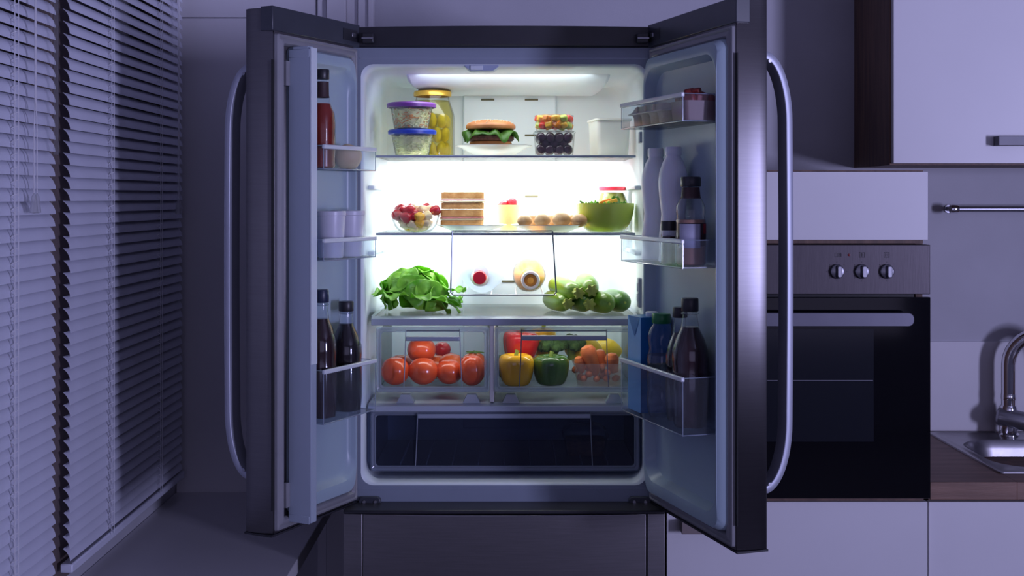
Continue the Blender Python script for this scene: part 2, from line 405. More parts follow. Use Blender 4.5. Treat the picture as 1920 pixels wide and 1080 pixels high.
# flange + liner pocket
hx0, hx1, hz0, hz1 = -.3335, .2985, .888, 1.8185
fl = MB(); fl.loops([xz(rrect(FX0, FX1, FZ0 - .012, 1.857, .002), .005), xz(rrect(FX0, FX1, FZ0 - .012, 1.857, .002), 0), xz(rrect(hx0 - .002, hx1 + .002, hz0 - .002, hz1 + .002, .028), 0),
                     xz(rrect(hx0 - .002, hx1 + .002, hz0 - .002, hz1 + .002, .028), .004)], False, False)
F(fl, 'face_frame', FLANGE, bevel=0)
F(MB().box(FX0 + .03, FX1 - .03, -.0012, .0, 1.8325, 1.8345), 'frame_crease', SHTRIM)
F(MB().box(FX0 + .02, FX1 - .02, -.0012, .0, .8845 - .006, .8845 - .0045), 'frame_crease', SHTRIM)
ln = MB(); a = lambda e, y, r: xz(rrect(hx0 + e, hx1 - e, hz0 + e, hz1 - e, r, 8), y)
ln.loops([a(-.002, .0006, .028), a(.001, .003, .03), a(.004, .010, .032), a(.006, .03, .034), a(.0, .06, .034), a(.0, .38, .034), a(.003, .415, .038), a(.012, .435, .045), a(.028, .443, .05)], False, True)
F(ln, 'liner', LINER)
# moulded air duct at the rear of the ceiling, and the central duct panel
dx0, dx1 = at(766, 0, .30).x, at(1140, 0, .30).x
F(MB().loops([[(dx0 + e, y, 1.822 ) for e, y in ((0, .20), (0, .45))] + [(dx1 - e, y, 1.822) for e, y in ((0, .45), (0, .20))],
              [(dx0 + .006, .23, 1.800), (dx0 + .006, .45, 1.800), (dx1 - .006, .45, 1.800), (dx1 - .006, .23, 1.800)],
              [(dx0 + .03, .33, 1.786), (dx0 + .03, .45, 1.786), (dx1 - .03, .45, 1.786), (dx1 - .03, .33, 1.786)]]), 'ceiling_duct', LINER, bevel=.007, seg=3)
px0, px1 = at(868, 0, .43).x, at(1043, 0, .43).x
F(MB().box(px0, px1, .431, .445, .93, at(0, 172, .43).z), 'duct_panel', LINER, bevel=.004)
for x0, x1, y0 in ((902, 927, 187), (984, 1009, 187), (984, 1009, 254), (984, 1009, 368), (941, 966, 528)):
    p, q = at(x0, y0 - 2, .4305), at(x1, y0 + 1.6, .4305)
    F(MB().box(p.x, q.x, .4295, .4312, q.z, p.z), 'vent_slot', VENT, bevel=.0005)
# shelf supports on the liner walls
for py in (352, 475):
    for sx in (0, 1):
        z = at(0, py, .13).z
        x0 = hx0 - .001 if sx == 0 else hx1 - .014
        F(MB().box(x0, x0 + .015, .12, .40, z - .005, z + .005), 'shelf_support', LINER, bevel=.003)
for px, sx in ((746, 0), (1165, 1)):
    z = at(0, 469, .36).z; x0 = hx0 - .001 if sx == 0 else hx1 - .017
    F(MB().box(x0, x0 + .018, .30, .43, z - .003, z + .003), 'shelf_support', LINER, bevel=.002)
F(MB().box(hx1 - .008, hx1 + .001, .10, .135, at(0, 577, .1).z, at(0, 522, .1).z), 'switch_plate', FLANGE, bevel=.002)
for z in (.0, .024): F(MB().box(hx1 - .010, hx1 - .007, .108, .128, 1.285 + z, 1.303 + z), 'switch_button', LINER, bevel=.002)
F(MB().box(hx1 - .006, hx1 + .001, .09, .12, at(0, 268, .1).z, at(0, 247, .1).z), 'door_sensor', FLANGE, bevel=.001)
# catch for the flipper mullion
cx0, cx1 = at(870, 0, 0).x, at(936, 0, 0).x; cz = 1.8205
c = MB(); prof = [(cx0, cz), (cx0 + .002, cz - .006), (cx0 + .014, cz - .0145), (cx1 - .014, cz - .0145), (cx1 - .002, cz - .006), (cx1, cz)]
c.loops([[(x, .002, z) for x, z in prof], [(x, .045, z) for x, z in prof]])
F(c, 'mullion_catch', LENS, bevel=.0012)
F(MB().box(cx0 + .014, cx0 + .042, -.001, .0045, cz - .0125, cz - .003), 'catch_insert', LINER, bevel=.001)
# black top trim, slightly bowed
L = []
for i in range(17):
    u = i / 16; x = FX0 + .014 + (FX1 - FX0 - .028) * u; b = .022 * (1 - (2 * u - 1) ** 2)
    L.append([(x, -b - .002, 1.860), (x, -b, 1.8585), (x, .03, 1.8575), (x, .03, 1.9035), (x, -b + .004, 1.9035), (x, -b - .003, 1.9015)])
F(MB().loops(L), 'top_trim', BLACK)
# shelves
def shelf(px0_, px1_, py, Y0, z):
    x0, x1 = at(px0_, 0, Y0).x, at(px1_, 0, Y0).x
    g = F(MB().box(x0, x1, Y0 + .002, .425, z - .004, z), 'glass_shelf', SHELFG)
    MB().box(x0 - FO[0], x1 - FO[0], Y0 - .003, Y0 + .004, z - .0052, z + .0008).build('shelf_trim', SHTRIM, g, bevel=.0015)
    return g
Z1, Z2, Z3 = 1.6225, 1.4415, 1.2505
shelf(705, 1192, 291, .135, Z1)
shelf(705, 1191, 437, .135, Z2)
x0, x1 = at(697, 0, .10).x, at(1197, 0, .10).x
g = F(MB().box(x0 + .004, x1 - .004, .104, .432, Z3 - .006, Z3), 'crisper_cover', FROST)
MB().loops([[(x - FO[0], y, z) for y, z in ((.086, Z3 - .019), (.104, Z3 - .021), (.108, Z3 - .0), (.102, Z3 + .0015), (.088, Z3 - .004))] for x in (x0, x1)]).build('cover_trim', SHTRIM, g, bevel=.0015)
for x in (x0 + .002, x1 - .002):
    MB().box(x - FO[0] - .004, x - FO[0] + .004, .104, .43, Z3 - .02, Z3 + .001).build('cover_rail', SHTRIM, g)
# divider floor between crispers and the bottom compartment
dz = 1.056
F(MB().loops([[(x, y, z) for y, z in ((.070, dz - .019), (.10, dz - .022), (.432, dz - .022), (.432, dz - .004), (.094, dz - .002), (.074, dz - .007))] for x in (-.329, .294)]), 'compartment_floor', mat('shelf_body', (.34, .38, .46), .3), bevel=.002)
for px in (760, 884, 958, 1152):
    p = at(px, 0, .09); F(MB().loops([[(p.x + s_ * w_, y, z) for s_, w_, y, z in ((-1, .020, .085, dz - .002), (1, .020, .085, dz - .002), (1, .020, .12, dz - .002), (-1, .020, .12, dz - .002))],
        [(p.x + s_ * .010, y, dz + .017) for s_, y in ((-1, .088), (1, .088), (1, .11), (-1, .11))]]), 'drawer_guide', EDGE)
p0, p1 = at(918, 0, .095).x, at(927, 0, .095).x
F(MB().box(p0, p1, .088, .40, dz, Z3 - .019), 'centre_post', mat('post_white', (.62, .60, .58), .4), bevel=.002)

def drawer(name, pxa, pxb, pya, pyb, Y, depth, hx, hy, mfront, label=None, lift=0):
    """hollow open-top plastic drawer; front frame, handle bar and grip outline are its own pieces"""
    A, B = at(pxa, pyb, Y), at(pxb, pya, Y)
    x0, x1, z0, z1 = A.x - FO[0], B.x - FO[0], A.z, B.z; t = .0022
    m = MB(); e = .004
    m.box(x0 + e, x1 - e, Y, Y + t, z0, z1)
    m.box(x0 + e, x0 + e + t, Y + t, Y + depth, z0 + .004, z1 - .010).box(x1 - e - t, x1 - e, Y + t, Y + depth, z0 + .004, z1 - .010)
    m.box(x0 + e, x1 - e, Y + depth - t, Y + depth, z0 + .004, z1 - .016).box(x0 + e, x1 - e, Y, Y + depth, z0 + .004, z0 + .0065)
    d = m.build(name, mfront, fr)
    if label: d['label'] = label
    o = lambda q, y, r: xz(rrect(x0 + q, x1 - q, z0 + q, z1 - q, r, 4), y)
    MB().loops([o(0, Y + .006, .006), o(0, Y - .002, .006), o(.003, Y - .005, .006), o(.0075, Y - .002, .007), o(.0095, Y - .0035, .007), o(.012, Y - .001, .007), o(.012, Y + .006, .007)], False, False).build('front_frame', EDGE, d)
    ha, hb = at(hx[0], hy[0], Y - .005), at(hx[1], hy[1], Y - .005)
    u0, u1 = ha.x - FO[0], hb.x - FO[0]
    MB().box(u0, u1, Y - .012, Y + .001, hb.z, ha.z).build('handle_bar', SHTRIM, d, bevel=.002)
    sp = .005
    for s_, u in ((-1, u0), (1, u1)):
        MB().tube([(u, Y - .004, z1 - .005), (u + s_ * sp * .4, Y - .005, (z0 + z1) / 2), (u + s_ * sp, Y - .004, z0 + .012)], .0013, 6).build('grip_seam', WIRE, d)
    MB().tube([(u0, Y - .004, z1 - .0085), (u1, Y - .004, z1 - .0085)], .0013, 6).build('grip_seam', WIRE, d)
    return d
YD = .088
drawer('crisper_drawer', 705, 917.5, 613, 735, YD, .32, (761, 862), (631, 639), DRAWER, 'left crisper drawer')
drawer('crisper_drawer', 926, 1193, 613, 735, YD, .32, (978, 1137), (629, 638), DRAWER, 'wider right crisper drawer')
bd = drawer('bottom_drawer', 695, 1199, 769, 883, YD - .005, .33, (783, 1107), (775, 784), DRSHADE, 'wide unlit bottom drawer')
for i in range(9):
    x = -.24 + i * .06; MB().box(x - .001, x + .001, YD + .03, YD + .31, .903, .911).build('floor_rib', EDGE, bd)

# wire bottle rack
wz = at(0, 553, .15).z; wt = Z2 - .002; Yr = .128
p = [at(848, 433, Yr), at(845, 553, Yr), at(1043, 553, Yr), at(1036, 433, Yr)]
wr = MB(); q = [p[0], p[1] + Vector((0, 0, .006)), p[1] + Vector((.006, 0, 0)), p[2] - Vector((.006, 0, 0)), p[2] + Vector((0, 0, .006)), p[3]]
wr.tube(q, .0018, 8)
rk = F(wr, 'bottle_rack', WIRE)
MB().tube([p[0] - Vector(FO), p[3] - Vector(FO)], .0015, 8).build('rack_wire', WIRE, rk)
for f_ in (.12, .38, .62, .88):
    x = p[1].x + (p[2].x - p[1].x) * f_ - FO[0]
    MB().tube([(x, Yr, wz), (x, .40, wz)], .0016, 6).build('rack_wire', CORD, rk)
for f_ in (0, 1):
    x = (p[1].x if f_ == 0 else p[2].x) - FO[0]; X = (p[0].x if f_ == 0 else p[3].x) - FO[0]
    MB().tube([(x, Yr, wz), (x, .40, wz), (X, .40, wt - .004)], .0013, 6).build('rack_wire', CORD, rk)

# bottom hinges, freezer drawer
for px, s_ in ((694, -1), (1199, 1)):
    a, b = at(px - 21, 930, -.002), at(px + 21, 948, -.002)
    h = F(MB().loops([xz(rrect(a.x, b.x, b.z, a.z, .0095, 5), -.012), xz(rrect(a.x, b.x, b.z, a.z, .0095, 5), -.0005)]), 'bottom_hinge', CAPB, bevel=.002)
    for u in (.25, .75):
        MB().lathe([(.0035, -.0145), (.004, -.013), (.004, -.011)], 10, ((a.x + (b.x - a.x) * u) - FO[0], 0, (a.z + b.z) / 2), 'y').build('screw', SATIN, h)
for px in (690, 1205):
    a, b = at(px - 14, 57, -.02), at(px + 16, 84, -.02)
    h = F(MB().box(a.x + .004, b.x - .006, -.026, .02, b.z + .004, a.z - .006), 'top_hinge', BLACK, bevel=.002)
    MB().box(a.x - FO[0] + .004, b.x - FO[0] - .006, -.034, -.029, (a.z + b.z) / 2 - .004, (a.z + b.z) / 2 - .001).build('hinge_pin', SATIN, h)
fz1 = .8405; fd = F(MB().box(FX0 + .02, FX1 - .02, -.056, -.004, .12, fz1 - .002), 'freezer_drawer', BLACK, bevel=.003)
def fy(u): return -.060 - .022 * (1 - abs(2 * u - 1) ** 2.4)
def fpanel(u0, u1, name, m):
    L = []
    for i in range(13):
        u = u0 + (u1 - u0) * i / 12; x = FX0 + .001 + (FX1 - FX0 - .002) * u - FO[0]
        L.append([(x, fy(u), .12), (x, fy(u), fz1 - .001), (x, fy(u) + .002, fz1), (x, -.05, fz1 + .001), (x, -.05, .12)])
    return MB().loops(L).build(name, m, fd, bevel=.0015)
ua = (678 - 641) / 607.; ub = (1212.5 - 641) / 607.
fpanel(ua + .001, ub - .001, 'front_panel', STEELF)
fpanel(0, ua - .001, 'side_strip', STEELF); fpanel(ub + .004, 1, 'side_strip', STEELF)
F(MB().box(FX0 + .003, FX1 - .003, -.078, .004, fz1 + .001, fz1 + .0095), 'gap_seal', BLACK, bevel=.003)
F(MB().box(FX0 + .02, FX1 - .02, .02, .5, 0, .05), 'plinth', BLACK)

# ---- doors
class Door: pass
def door(side, hx, L, phi, t, holex1, b0, bins, mull):
    m = -1 if side == 'left' else 1
    ang = -(PI / 2 + phi) if side == 'left' else -(PI / 2 - phi)
    root = MB()
    zb, zt = .852, 1.905
    # steel outer shell, open towards the liner
    root.loops([xy([(0.004, m * .012), (0.0, m * .05), (0.012, m * (t - .004)), (L * .5, m * (t + .001)), (L - .008, m * (t - .001)), (L - .0035, m * (t - .003)), (L - .0008, m * (t - .010)), (L - .0006, m * (t - .024)), (L - .0038, m * .022), (L - .0085, m * .0012), (L - .0105, m * 0.0), (.02, m * 0.0)], z) for z in (zb, zt - .001)])
    d = root.build(side + '_door', STEEL, fr, bevel=.0012)
    d.location = (hx - FO[0], 0, 0); d.rotation_euler = (0, 0, ang); d['label'] = side + ' fridge door standing open'
    b = lambda x0, x1, y0, y1, z0, z1: MB().box(x0, x1, m * y0, m * y1, z0, z1)
    b(.0, L + .0012, -.004, .026, 1.8575, 1.9065).build('top_cap', CAPB, d, bevel=.0015)
    b(.0, L + .0006, -.001, t - .002, zb - .004, zb).build('bottom_cap', BLACK, d)
    b(L - .0085, L - .0022, -.0006, .002, .90, 1.80).build('edge_groove', DARK, d)
    # gasket ring
    o = lambda q, y, r=.004: [(x, m * y, z) for x, z in rrect(.012 + q, L - .010 - q, .858 + q, 1.853 - q, r, 4)]
    MB().loops([o(0, 0), o(.001, -.006), o(.005, -.008), o(.008, -.0055), o(.012, -.009), o(.018, -.010), o(.022, -.006), o(.023, 0)], False, False).build('gasket', GASKET, d)
    # liner with raised rim and sunken pocket
    X0, X1 = .034, (L - .022 if not mull else .264)
    H0, H1, HZ0, HZ1 = .040, holex1, .915, 1.802
    def ring(x0, x1, z0, z1, y, r): return [(x, m * -y, z) for x, z in rrect(x0, x1, z0, z1, r, 8)]
    MB().loops([ring(X0, X1, .882, 1.832, 0, .02), ring(X0 + .003, X1 - .004, .884, 1.829, b0 * .6, .022), ring(X0 + .005, X1 - .008, .888, 1.825, b0 * .93, .026),
                ring(H0 - .004, H1 + .010, HZ0 - .010, HZ1 + .010, b0, .040), ring(H0, H1 + .002, HZ0 - .002, HZ1 + .002, b0 * .93, .044), ring(H0 + .003, H1 - .0005, HZ0 + .003, HZ1 - .003, b0 * .6, .046),
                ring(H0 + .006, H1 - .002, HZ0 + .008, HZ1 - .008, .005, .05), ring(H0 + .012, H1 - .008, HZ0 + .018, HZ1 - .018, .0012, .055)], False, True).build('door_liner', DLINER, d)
    # bins
    for (xa, xb, b1, z0, z1) in bins:
        tt = .002
        mm = b(xa, xb, -b1, -b1 + tt, z0, z1 - .004)
        for xe, s1 in ((xa, -1), (xb - tt, 1)):
            mm.loops([[(xe + dx + tx, m * yy, zz) for tx, yy, dx in ((0, -b1 + tt, e), (tt, -b1 + tt, e), (tt, -.002, e + s1 * .008), (0, -.002, e + s1 * .008))] for zz, e in ((z0, -s1 * .005), (z1 - .002, 0))])
        mm.box(xa, xb, m * -b1, m * -.002, z0, z0 + .003).box(xa, xb, m * -.0045, m * -.0025, z0, z1 - .002)
        mm.build('door_bin', BIN, d)
        mk = MB()
        for x in (xa, xb):
            for y in (-b1,): mk.tube([(x, m * y, z0), (x, m * y, z1 - .006)], .0011, 6)
            mk.tube([(x, m * -b1, z0 + .001), (x, m * -.004, z0 + .001)], .0011, 6); mk.tube([(x, m * -b1, z1 - .002), (x, m * -.004, z1 - .002)], .0010, 6)
            mk.tube([(x, m * -.004, z0 + .001), (x, m * -.004, z1 - .002)], .001, 6)
        mk.tube([(xa, m * -b1, z0 + .001), (xb, m * -b1, z0 + .001)], .0014, 6)
        mk.build('bin_edge', EDGE, d)
        MB().box(xa - .001, xb + .001, m * (-b1 - .004), m * (-b1 + .004), z1 - .009, z1).build('bin_rail', RAIL, d, bevel=.002)
    if mull:
        x0, x1, w0, w1 = .248, .268, .007, .063
        b(x0, x1, -w1, -w0, .872, 1.822).build('flipper_mullion', MULL, d, bevel=.002)
        b(x0 - .0004, x1 - .001, -w1 + .008, -w0 - .01, 1.822, 1.829).build('mullion_cap', MULL, d, bevel=.0015)
        b(x1 - .002, x1 + .0008, -w1 + .004, -w0 - .002, .870, .886).build('mullion_end', MULL, d, bevel=.001)
        b(x1 - .002, x1 + .0008, -w1 + .004, -w0 - .002, 1.806, 1.823).build('mullion_end', MULL, d, bevel=.001)
        b(x0 - .0004, x1 + .0004, -w1 - .0006, -w1 + .002, 1.19, 1.825).build('mullion_strip', LINER, d)
        for z in (.90, 1.75): b(x1, x1 + .012, -.012, -.002, z, z + .05).build('mullion_hinge', GASKET, d, bevel=.001)
    # handle: bowed flat bar on the outside
    xh = L - .026; z0, z1 = .962, (1.787 if side == 'left' else 1.799)
    path = []
    for i in range(13):
        a_ = PI / 2 * i / 12; path.append((t - .004 + .054 * sin(a_), z1 - .13 * (1 - cos(a_))))
    for k_ in range(1, 6): path.append((t + .050 + .002 * sin(PI * k_ / 6), z1 - .13 - (z1 - z0 - .26) * k_ / 6))
    for i in range(13):
        a_ = PI / 2 * i / 12; path.append((t - .004 + .054 * cos(a_), z0 + .13 * (1 - sin(a_))))
    L_ = []
    for i, (y, z) in enumerate(path):
        p_, n_ = path[max(i - 1, 0)], path[min(i + 1, len(path) - 1)]
        dy, dz_ = n_[0] - p_[0], n_[1] - p_[1]; l_ = math.hypot(dy, dz_); ny, nz = -dz_ / l_, dy / l_
        h = .008; L_.append([(xh + u, m * (y + ny * v), z + nz * v) for u, v in ((-.017, -h), (.017, -h), (.0185, 0), (.015, h * .9), (0, h * 1.3), (-.015, h * .9), (-.0185, 0))])
    MB().loops(L_).build('door_handle', HANDLE, d, bevel=.0012)
    for z in (z0 + .012, z1 - .012): MB().lathe([(.003, -.002), (.0035, .0)], 8, (xh + .019, m * (t + .006), z), 'x').build('handle_screw', SATIN, d)
    # black hinge pocket in the cap
    b(.012, .066, -.0052, -.003, 1.868, 1.893).build('hinge_pocket', BLACK, d)
    b(.020, .034, -.0075, -.004, 1.877, 1.886).build('hinge_lug', SATIN, d, bevel=.001)
    D = Door(); D.obj = d; D.hx = hx; D.ang = ang; D.m = m; D.L = L
    return D
PL, PR = math.radians(26), math.radians(17.3)
BH = .0695
LB = [(.048, .242, .075, 1.5815, 1.632), (.048, .242, .075, 1.396, 1.4415), (.048, .242, .075, 1.066, 1.177)]
RB = [(.057, .363, .09, 1.671, 1.7265), (.057, .363, .09, 1.388, 1.4445), (.057, .363, .09, 1.067, 1.180)]
dl = door('left', -.341, .314, PL, .0686, .2455, .020, LB, True)
dr = door('right', .305, .414, PR, .0668, .374, .030, RB, False)
def dpt(D, x, b, z):
    y = -b * D.m
    return Vector((D.hx + x * cos(D.ang) - y * sin(D.ang), x * sin(D.ang) + y * cos(D.ang), z))

# ================================================================== RIGHT HAND KITCHEN
OY = .083
ox0, ox1 = at(1250, 0, OY).x, at(1740, 0, OY).x
zft, zfb = at(0, 322, OY).z, at(0, 450, OY).z
zo1, zo0 = at(0, 457, OY).z, at(0, 934, OY).z
hou = thing('oven_housing', ((ox0 + ox1) / 2, OY + .3, 0), 'tall white and brown wood cabinet unit that holds the built-in oven', 'cabinet')
HO = hou.location
cm = MB(); w_ = .006
cm.box(ox0, ox0 + .016, OY + .020, YW - .002, 0, zft + .004).box(ox1 - .022, ox1 - .006, OY + .020, YW - .002, 0, zft + .004)
cm.box(ox0, ox1 - .006, OY + .016, YW - .002, zft - .012, zft + .004).box(ox0, ox1 - .006, OY + .016, YW - .002, zo1, zo1 + .015).box(ox0, ox1 - .006, OY + .012, YW - .002, zo0 - .018, zo0 - .002)
cm.box(ox0, ox1 - .006, .60, .612, .1, zft)
cm.build('carcass', WOOD, hou, off=HO)
MB().box(ox0, ox1, OY, OY + .018, zfb, zft).build('flap_door', WHITE, hou, off=HO, bevel=.001)
MB().box(ox0, ox1 - .001, OY, OY + .018, .12, at(0, 941, OY).z).build('lower_drawer', WHITE, hou, off=HO, bevel=.001)
a, b_ = at(1278, 978, OY - .03), at(1425, 1001, OY - .03)
hl = MB().box(a.x, b_.x, OY - .034, OY - .026, b_.z, a.z); hl.box(a.x, a.x + .008, OY - .03, OY, b_.z, a.z).box(b_.x - .008, b_.x, OY - .03, OY, b_.z, a.z)
hl.build('drawer_handle', mat('bronze_handle', (.30, .25, .24), .4, .6), hou, off=HO, bevel=.001)
ov = thing('built_in_oven', ((ox0 + ox1) / 2, OY + .25, zo0), 'built-in oven with a steel control panel, three round knobs and black glass door', 'oven')
OO = ov.location
zc = at(0, 551, OY).z
MB().box(ox0 + .001, ox1 + .001, OY - .012, OY + .02, zc, zo1 - .002).build('control_panel', STEELH, ov, off=OO, bevel=.0012)
MB().box(ox0 + .02, ox1 - .025, OY + .02, .58, zo0, zo1 - .004).build('oven_body', BLACK, ov, off=OO)
dz1 = at(0, 556, OY).z
odr = MB().box(ox0 + .001, ox1, OY - .018, OY + .018, zo0 + .003, dz1).build('oven_door', OGLASS, ov, off=OO, bevel=.002)
a, b_ = at(1300, 617, OY - .018), at(1638, 828, OY - .018)
MB().box(a.x - OO[0], b_.x - OO[0], OY - .0192 - OO[1], OY - .0182 - OO[1], b_.z - OO[2], a.z - OO[2]).build('oven_window', OWIN, odr)
zr = at(0, 711, OY).z - OO[2]
MB().box(a.x - OO[0] + .02, at(1632, 0, OY).x - OO[0], OY - .0200 - OO[1], OY - .0194 - OO[1], zr - .0007, zr + .0007).build('rack_edge', mat('rack_grey', (.16, .16, .19), .4, .5), odr)
# oven handle
a, b_ = at(1290, 612, OY - .05), at(1713, 586, OY - .05)
hp = rrect(a.x - OO[0], b_.x - OO[0], a.z - OO[2], b_.z - OO[2], .0135, 6)
hm = MB().loops([xz(hp, OY - .056 - OO[1]), xz(hp, OY - .046 - OO[1])])
for x in (a.x + .03, b_.x - .03): hm.box(x - OO[0] - .008, x - OO[0] + .008, OY - .048 - OO[1], OY - .018 - OO[1], a.z - OO[2] + .006, b_.z - OO[2] - .006)
hm.build('oven_handle', mat('oven_handle_alloy', (.13, .13, .16), .45, .8, var=.03), ov, bevel=.0015)
for px in (1569, 1615.5, 1662.5):
    c = at(px, 509, OY - .012) - OO
    kb = MB().lathe([(.0165, c.y + .0), (.0168, c.y - .003), (.0155, c.y - .006), (.014, c.y - .007)], 28, (c.x, 0, c.z), 'y').build('knob', SATIN, ov)
    MB().loops([xz(rrect(c.x - .005, c.x + .0085, c.z - .0145, c.z + .0145, .004, 4), c.y - .004), xz(rrect(c.x - .004, c.x + .0075, c.z - .0135, c.z + .0135, .004, 4), c.y - .021)]).build('knob_grip', SATIN, kb, bevel=.002)
    for a_ in range(0, 360, 45):
        if px > 1600 and a_ not in (0, 180, 315, 225): continue
        q = MB().box(-.0008, .0008, -.0002, .0002, -.0008, .0008); q.xf(Matrix.Translation((c.x + .023 * sin(math.radians(a_)), c.y + .0, c.z + .0215 * cos(math.radians(a_)))))
        q.build('panel_mark', MARK, ov)
def icon(px, py, pts):
    m = MB()
    for x0, x1, z0, z1 in pts:
        a = at(px + x0, py - z0, OY - .0122) - OO; b = at(px + x1, py - z1, OY - .0122) - OO
        m.box(a.x, b.x, a.y - .0002, a.y + .0004, a.z, b.z)
    m.build('panel_icon', MARK, ov)
box_i = [(-5, 5, 4, 4.8), (-5, 5, -4.8, -4), (-5, -4.2, -4.8, 4.8), (4.2, 5, -4.8, 4.8)]
icon(1571, 478, [(-6, -5, -4, 4), (-5, -1, 3, 4), (-5, -1, -4, -3), (-1.5, -.6, -4, 4), (1, 2, -4, 4), (3.5, 4.5, -4, 4), (5.5, 6.5, -4, 4), (2, 7, -.5, .5)])
icon(1616, 478, box_i + [(-3, 3, -2.4, -1.6), (-3, 3, 1.2, 2), (-.4, .4, -3, 3)]); icon(1662.5, 478, box_i + [(-3, 3, -.4, .4), (-2.4, -1.6, -3, 3), (1.6, 2.4, -3, 3)])
c = at(1592, 478, OY - .012) - OO
MB().lathe([(.003, c.y + .001), (.003, c.y - .001), (.001, c.y - .0015)], 12, (c.x, 0, c.z), 'y').build('indicator_lamp', REDDOT, ov)
k_ = at(1743, 660, OY + .05)
tag(MB().lathe([(.002, -.0006), (.0085, 0), (.009, .006), (.006, .009)], 12, (0, 0, 0), 'x').build('hook', BLACK), 'small round black hook on the right side of the oven cabinet', 'hook').location = (ox1 - .005, OY + .1, k_.z)

# wall cabinet
CY = .36
cx = at(1675, 0, CY).x; cz0 = at(0, 307, CY).z
wc = thing('wall_cabinet', (cx + .3, CY + .17, cz0), 'white fronted wall cabinet with a brown wood side, above the rail', 'cabinet')
WO = wc.location
MB().box(cx - .004, cx + .012, CY + .018, YW - .001, cz0 - .003, 2.45).build('side_panel', WOOD, wc, off=WO, bevel=.001)
MB().box(cx + .012, cx + .9, CY + .02, YW - .001, cz0 - .003, cz0 + .013).build('bottom_panel', WOOD, wc, off=WO)
MB().box(cx + .012, cx + .9, YW - .012, YW - .001, cz0, 2.45).build('back_panel', WOOD, wc, off=WO)
MB().box(cx, cx + .9, CY - .002, CY + .017, cz0 + .001, 2.45).build('cabinet_door', WHITE, wc, off=WO, bevel=.001)
a, b_ = at(1871, 255, CY - .03), at(1990, 273, CY - .03)
hm = MB().box(a.x, b_.x, CY - .036, CY - .026, b_.z, a.z).box(a.x, a.x + .009, CY - .03, CY - .002, b_.z, a.z).box(b_.x - .009, b_.x, CY - .03, CY - .002, b_.z, a.z)
hm.build('cabinet_handle', mat('cabinet_handle_alloy', (.14, .14, .16), .5, .6, var=.03), wc, off=WO, bevel=.0012)

# base cabinet, worktop, sink, faucet, rail
WT = .872; wy0 = .09; wx0 = at(1742, 0, wy0).x + .003
bc = thing('base_cabinet', (1.6, .4, 0), 'white base cabinet under the brown worktop', 'cabinet')
MB().box(wx0 + .004, 2.4, .115, YW - .002, .0, WT - .0405).build('carcass', WOOD, bc, off=bc.location)
MB().box(wx0 - .002, 2.4, .094, .113, .12, at(0, 941, .094).z).build('cabinet_door', WHITE, bc, off=bc.location, bevel=.001)
sx0, sx1, sy0, sy1 = 1.150, 1.72, .175, .672
wk = MB().box(wx0, sx0 + .008, wy0, YW - .007, WT - .04, WT).box(sx1 - .008, 2.5, wy0, YW - .007, WT - .04, WT).box(sx0 + .008, sx1 - .008, wy0, sy0 + .008, WT - .04, WT).box(sx0 + .008, sx1 - .008, sy1 - .008, YW - .007, WT - .04, WT)
wt_ = tag(wk.build('worktop', WOODH, bevel=.0008), 'brown wood-grain worktop around the sink at the right edge', 'worktop')
sk = MB(); q = lambda x0, x1, y0, y1, r, z: xy(rrect(x0, x1, y0, y1, r, 8), z)
sk.loops([q(sx0, sx1, sy0, sy1, .012, WT + .0003), q(sx0 + .001, sx1 - .001, sy0 + .001, sy1 - .001, .012, WT + .004), q(sx0 + .012, sx1 - .012, sy0 + .012, sy1 - .012, .016, WT + .0055),
          q(sx0 + .016, sx1 - .016, sy0 + .016, sy1 - .016, .018, WT + .003),
          q(1.180, 1.64, .222, .572, .105, WT + .003), q(1.184, 1.636, .226, .568, .103, WT - .002), q(1.190, 1.630, .232, .562, .10, WT - .02), q(1.205, 1.615, .247, .547, .095, WT - .12), q(1.24, 1.58, .28, .515, .08, WT - .15)], False, True)
so = tag(sk.build('sink', SINK), 'stainless steel inset sink in the brown worktop', 'sink')
fc = thing('faucet', (at(1891, 0, .628).x, .628, WT + .0035), 'chrome arched kitchen faucet behind the sink', 'faucet')
hgt = at(0, 625, .628).z - WT - .0035; rb = .085
MB().lathe([(.028, 0), (.028, .004), (.0235, .008), (.0235, .075), (.021, .082), (.0, .083)], 24).build('base', CHROME, fc)
sp = [(0, 0, .07), (0, 0, .12), (0, 0, hgt - rb)] + [(rb * (1 - cos(a_)) * .94, -rb * (1 - cos(a_)) * .35, hgt - rb + rb * sin(a_)) for a_ in [PI * i / 14 for i in range(1, 15)]] + [(rb * 1.88, -rb * .70, hgt - rb - .04)]
MB().tube(sp, .0188, 20).build('spout', CHROME, fc)
MB().lathe([(.0195, .098), (.0198, .099), (.0198, .112), (.0193, .113)], 24).build('collar', CHROME, fc)
lv = MB().lathe([(.004, -.036), (.020, -.034), (.0255, -.028), (.0255, .045), (.022, .052), (.0, .053)], 22, (0, 0, 0), 'x')
lv.xf(Matrix.Translation((0, -.012, .048)) @ Matrix.Rotation(math.radians(-32), 4, 'Z') @ Matrix.Rotation(math.radians(8), 4, 'Y'))
lv.build('valve_body', SATIN, fc)
MB().tube([(.045, -.03, .052), (.075, -.05, .075), (.11, -.07, .085)], [.008, .007, .005], 10).build('lever', CHROME, fc)
ry = .648; rz_ = at(0, 392, ry).z; rx = at(1790, 0, ry).x
rl = thing('utensil_rail', (rx, YW, rz_), 'thin steel utensil rail on the wall under the wall cabinet', 'rail')
MB().tube([(rx, ry, rz_), (2.3, ry, rz_)], .0078, 14).build('bar', SATIN, rl, off=rl.location)
MB().lathe([(.0115, -.012), (.0125, -.008), (.0125, .006), (.0105, .010)], 18, (rx, ry, rz_), 'x').build('end_cap', CHROME, rl, off=rl.location)
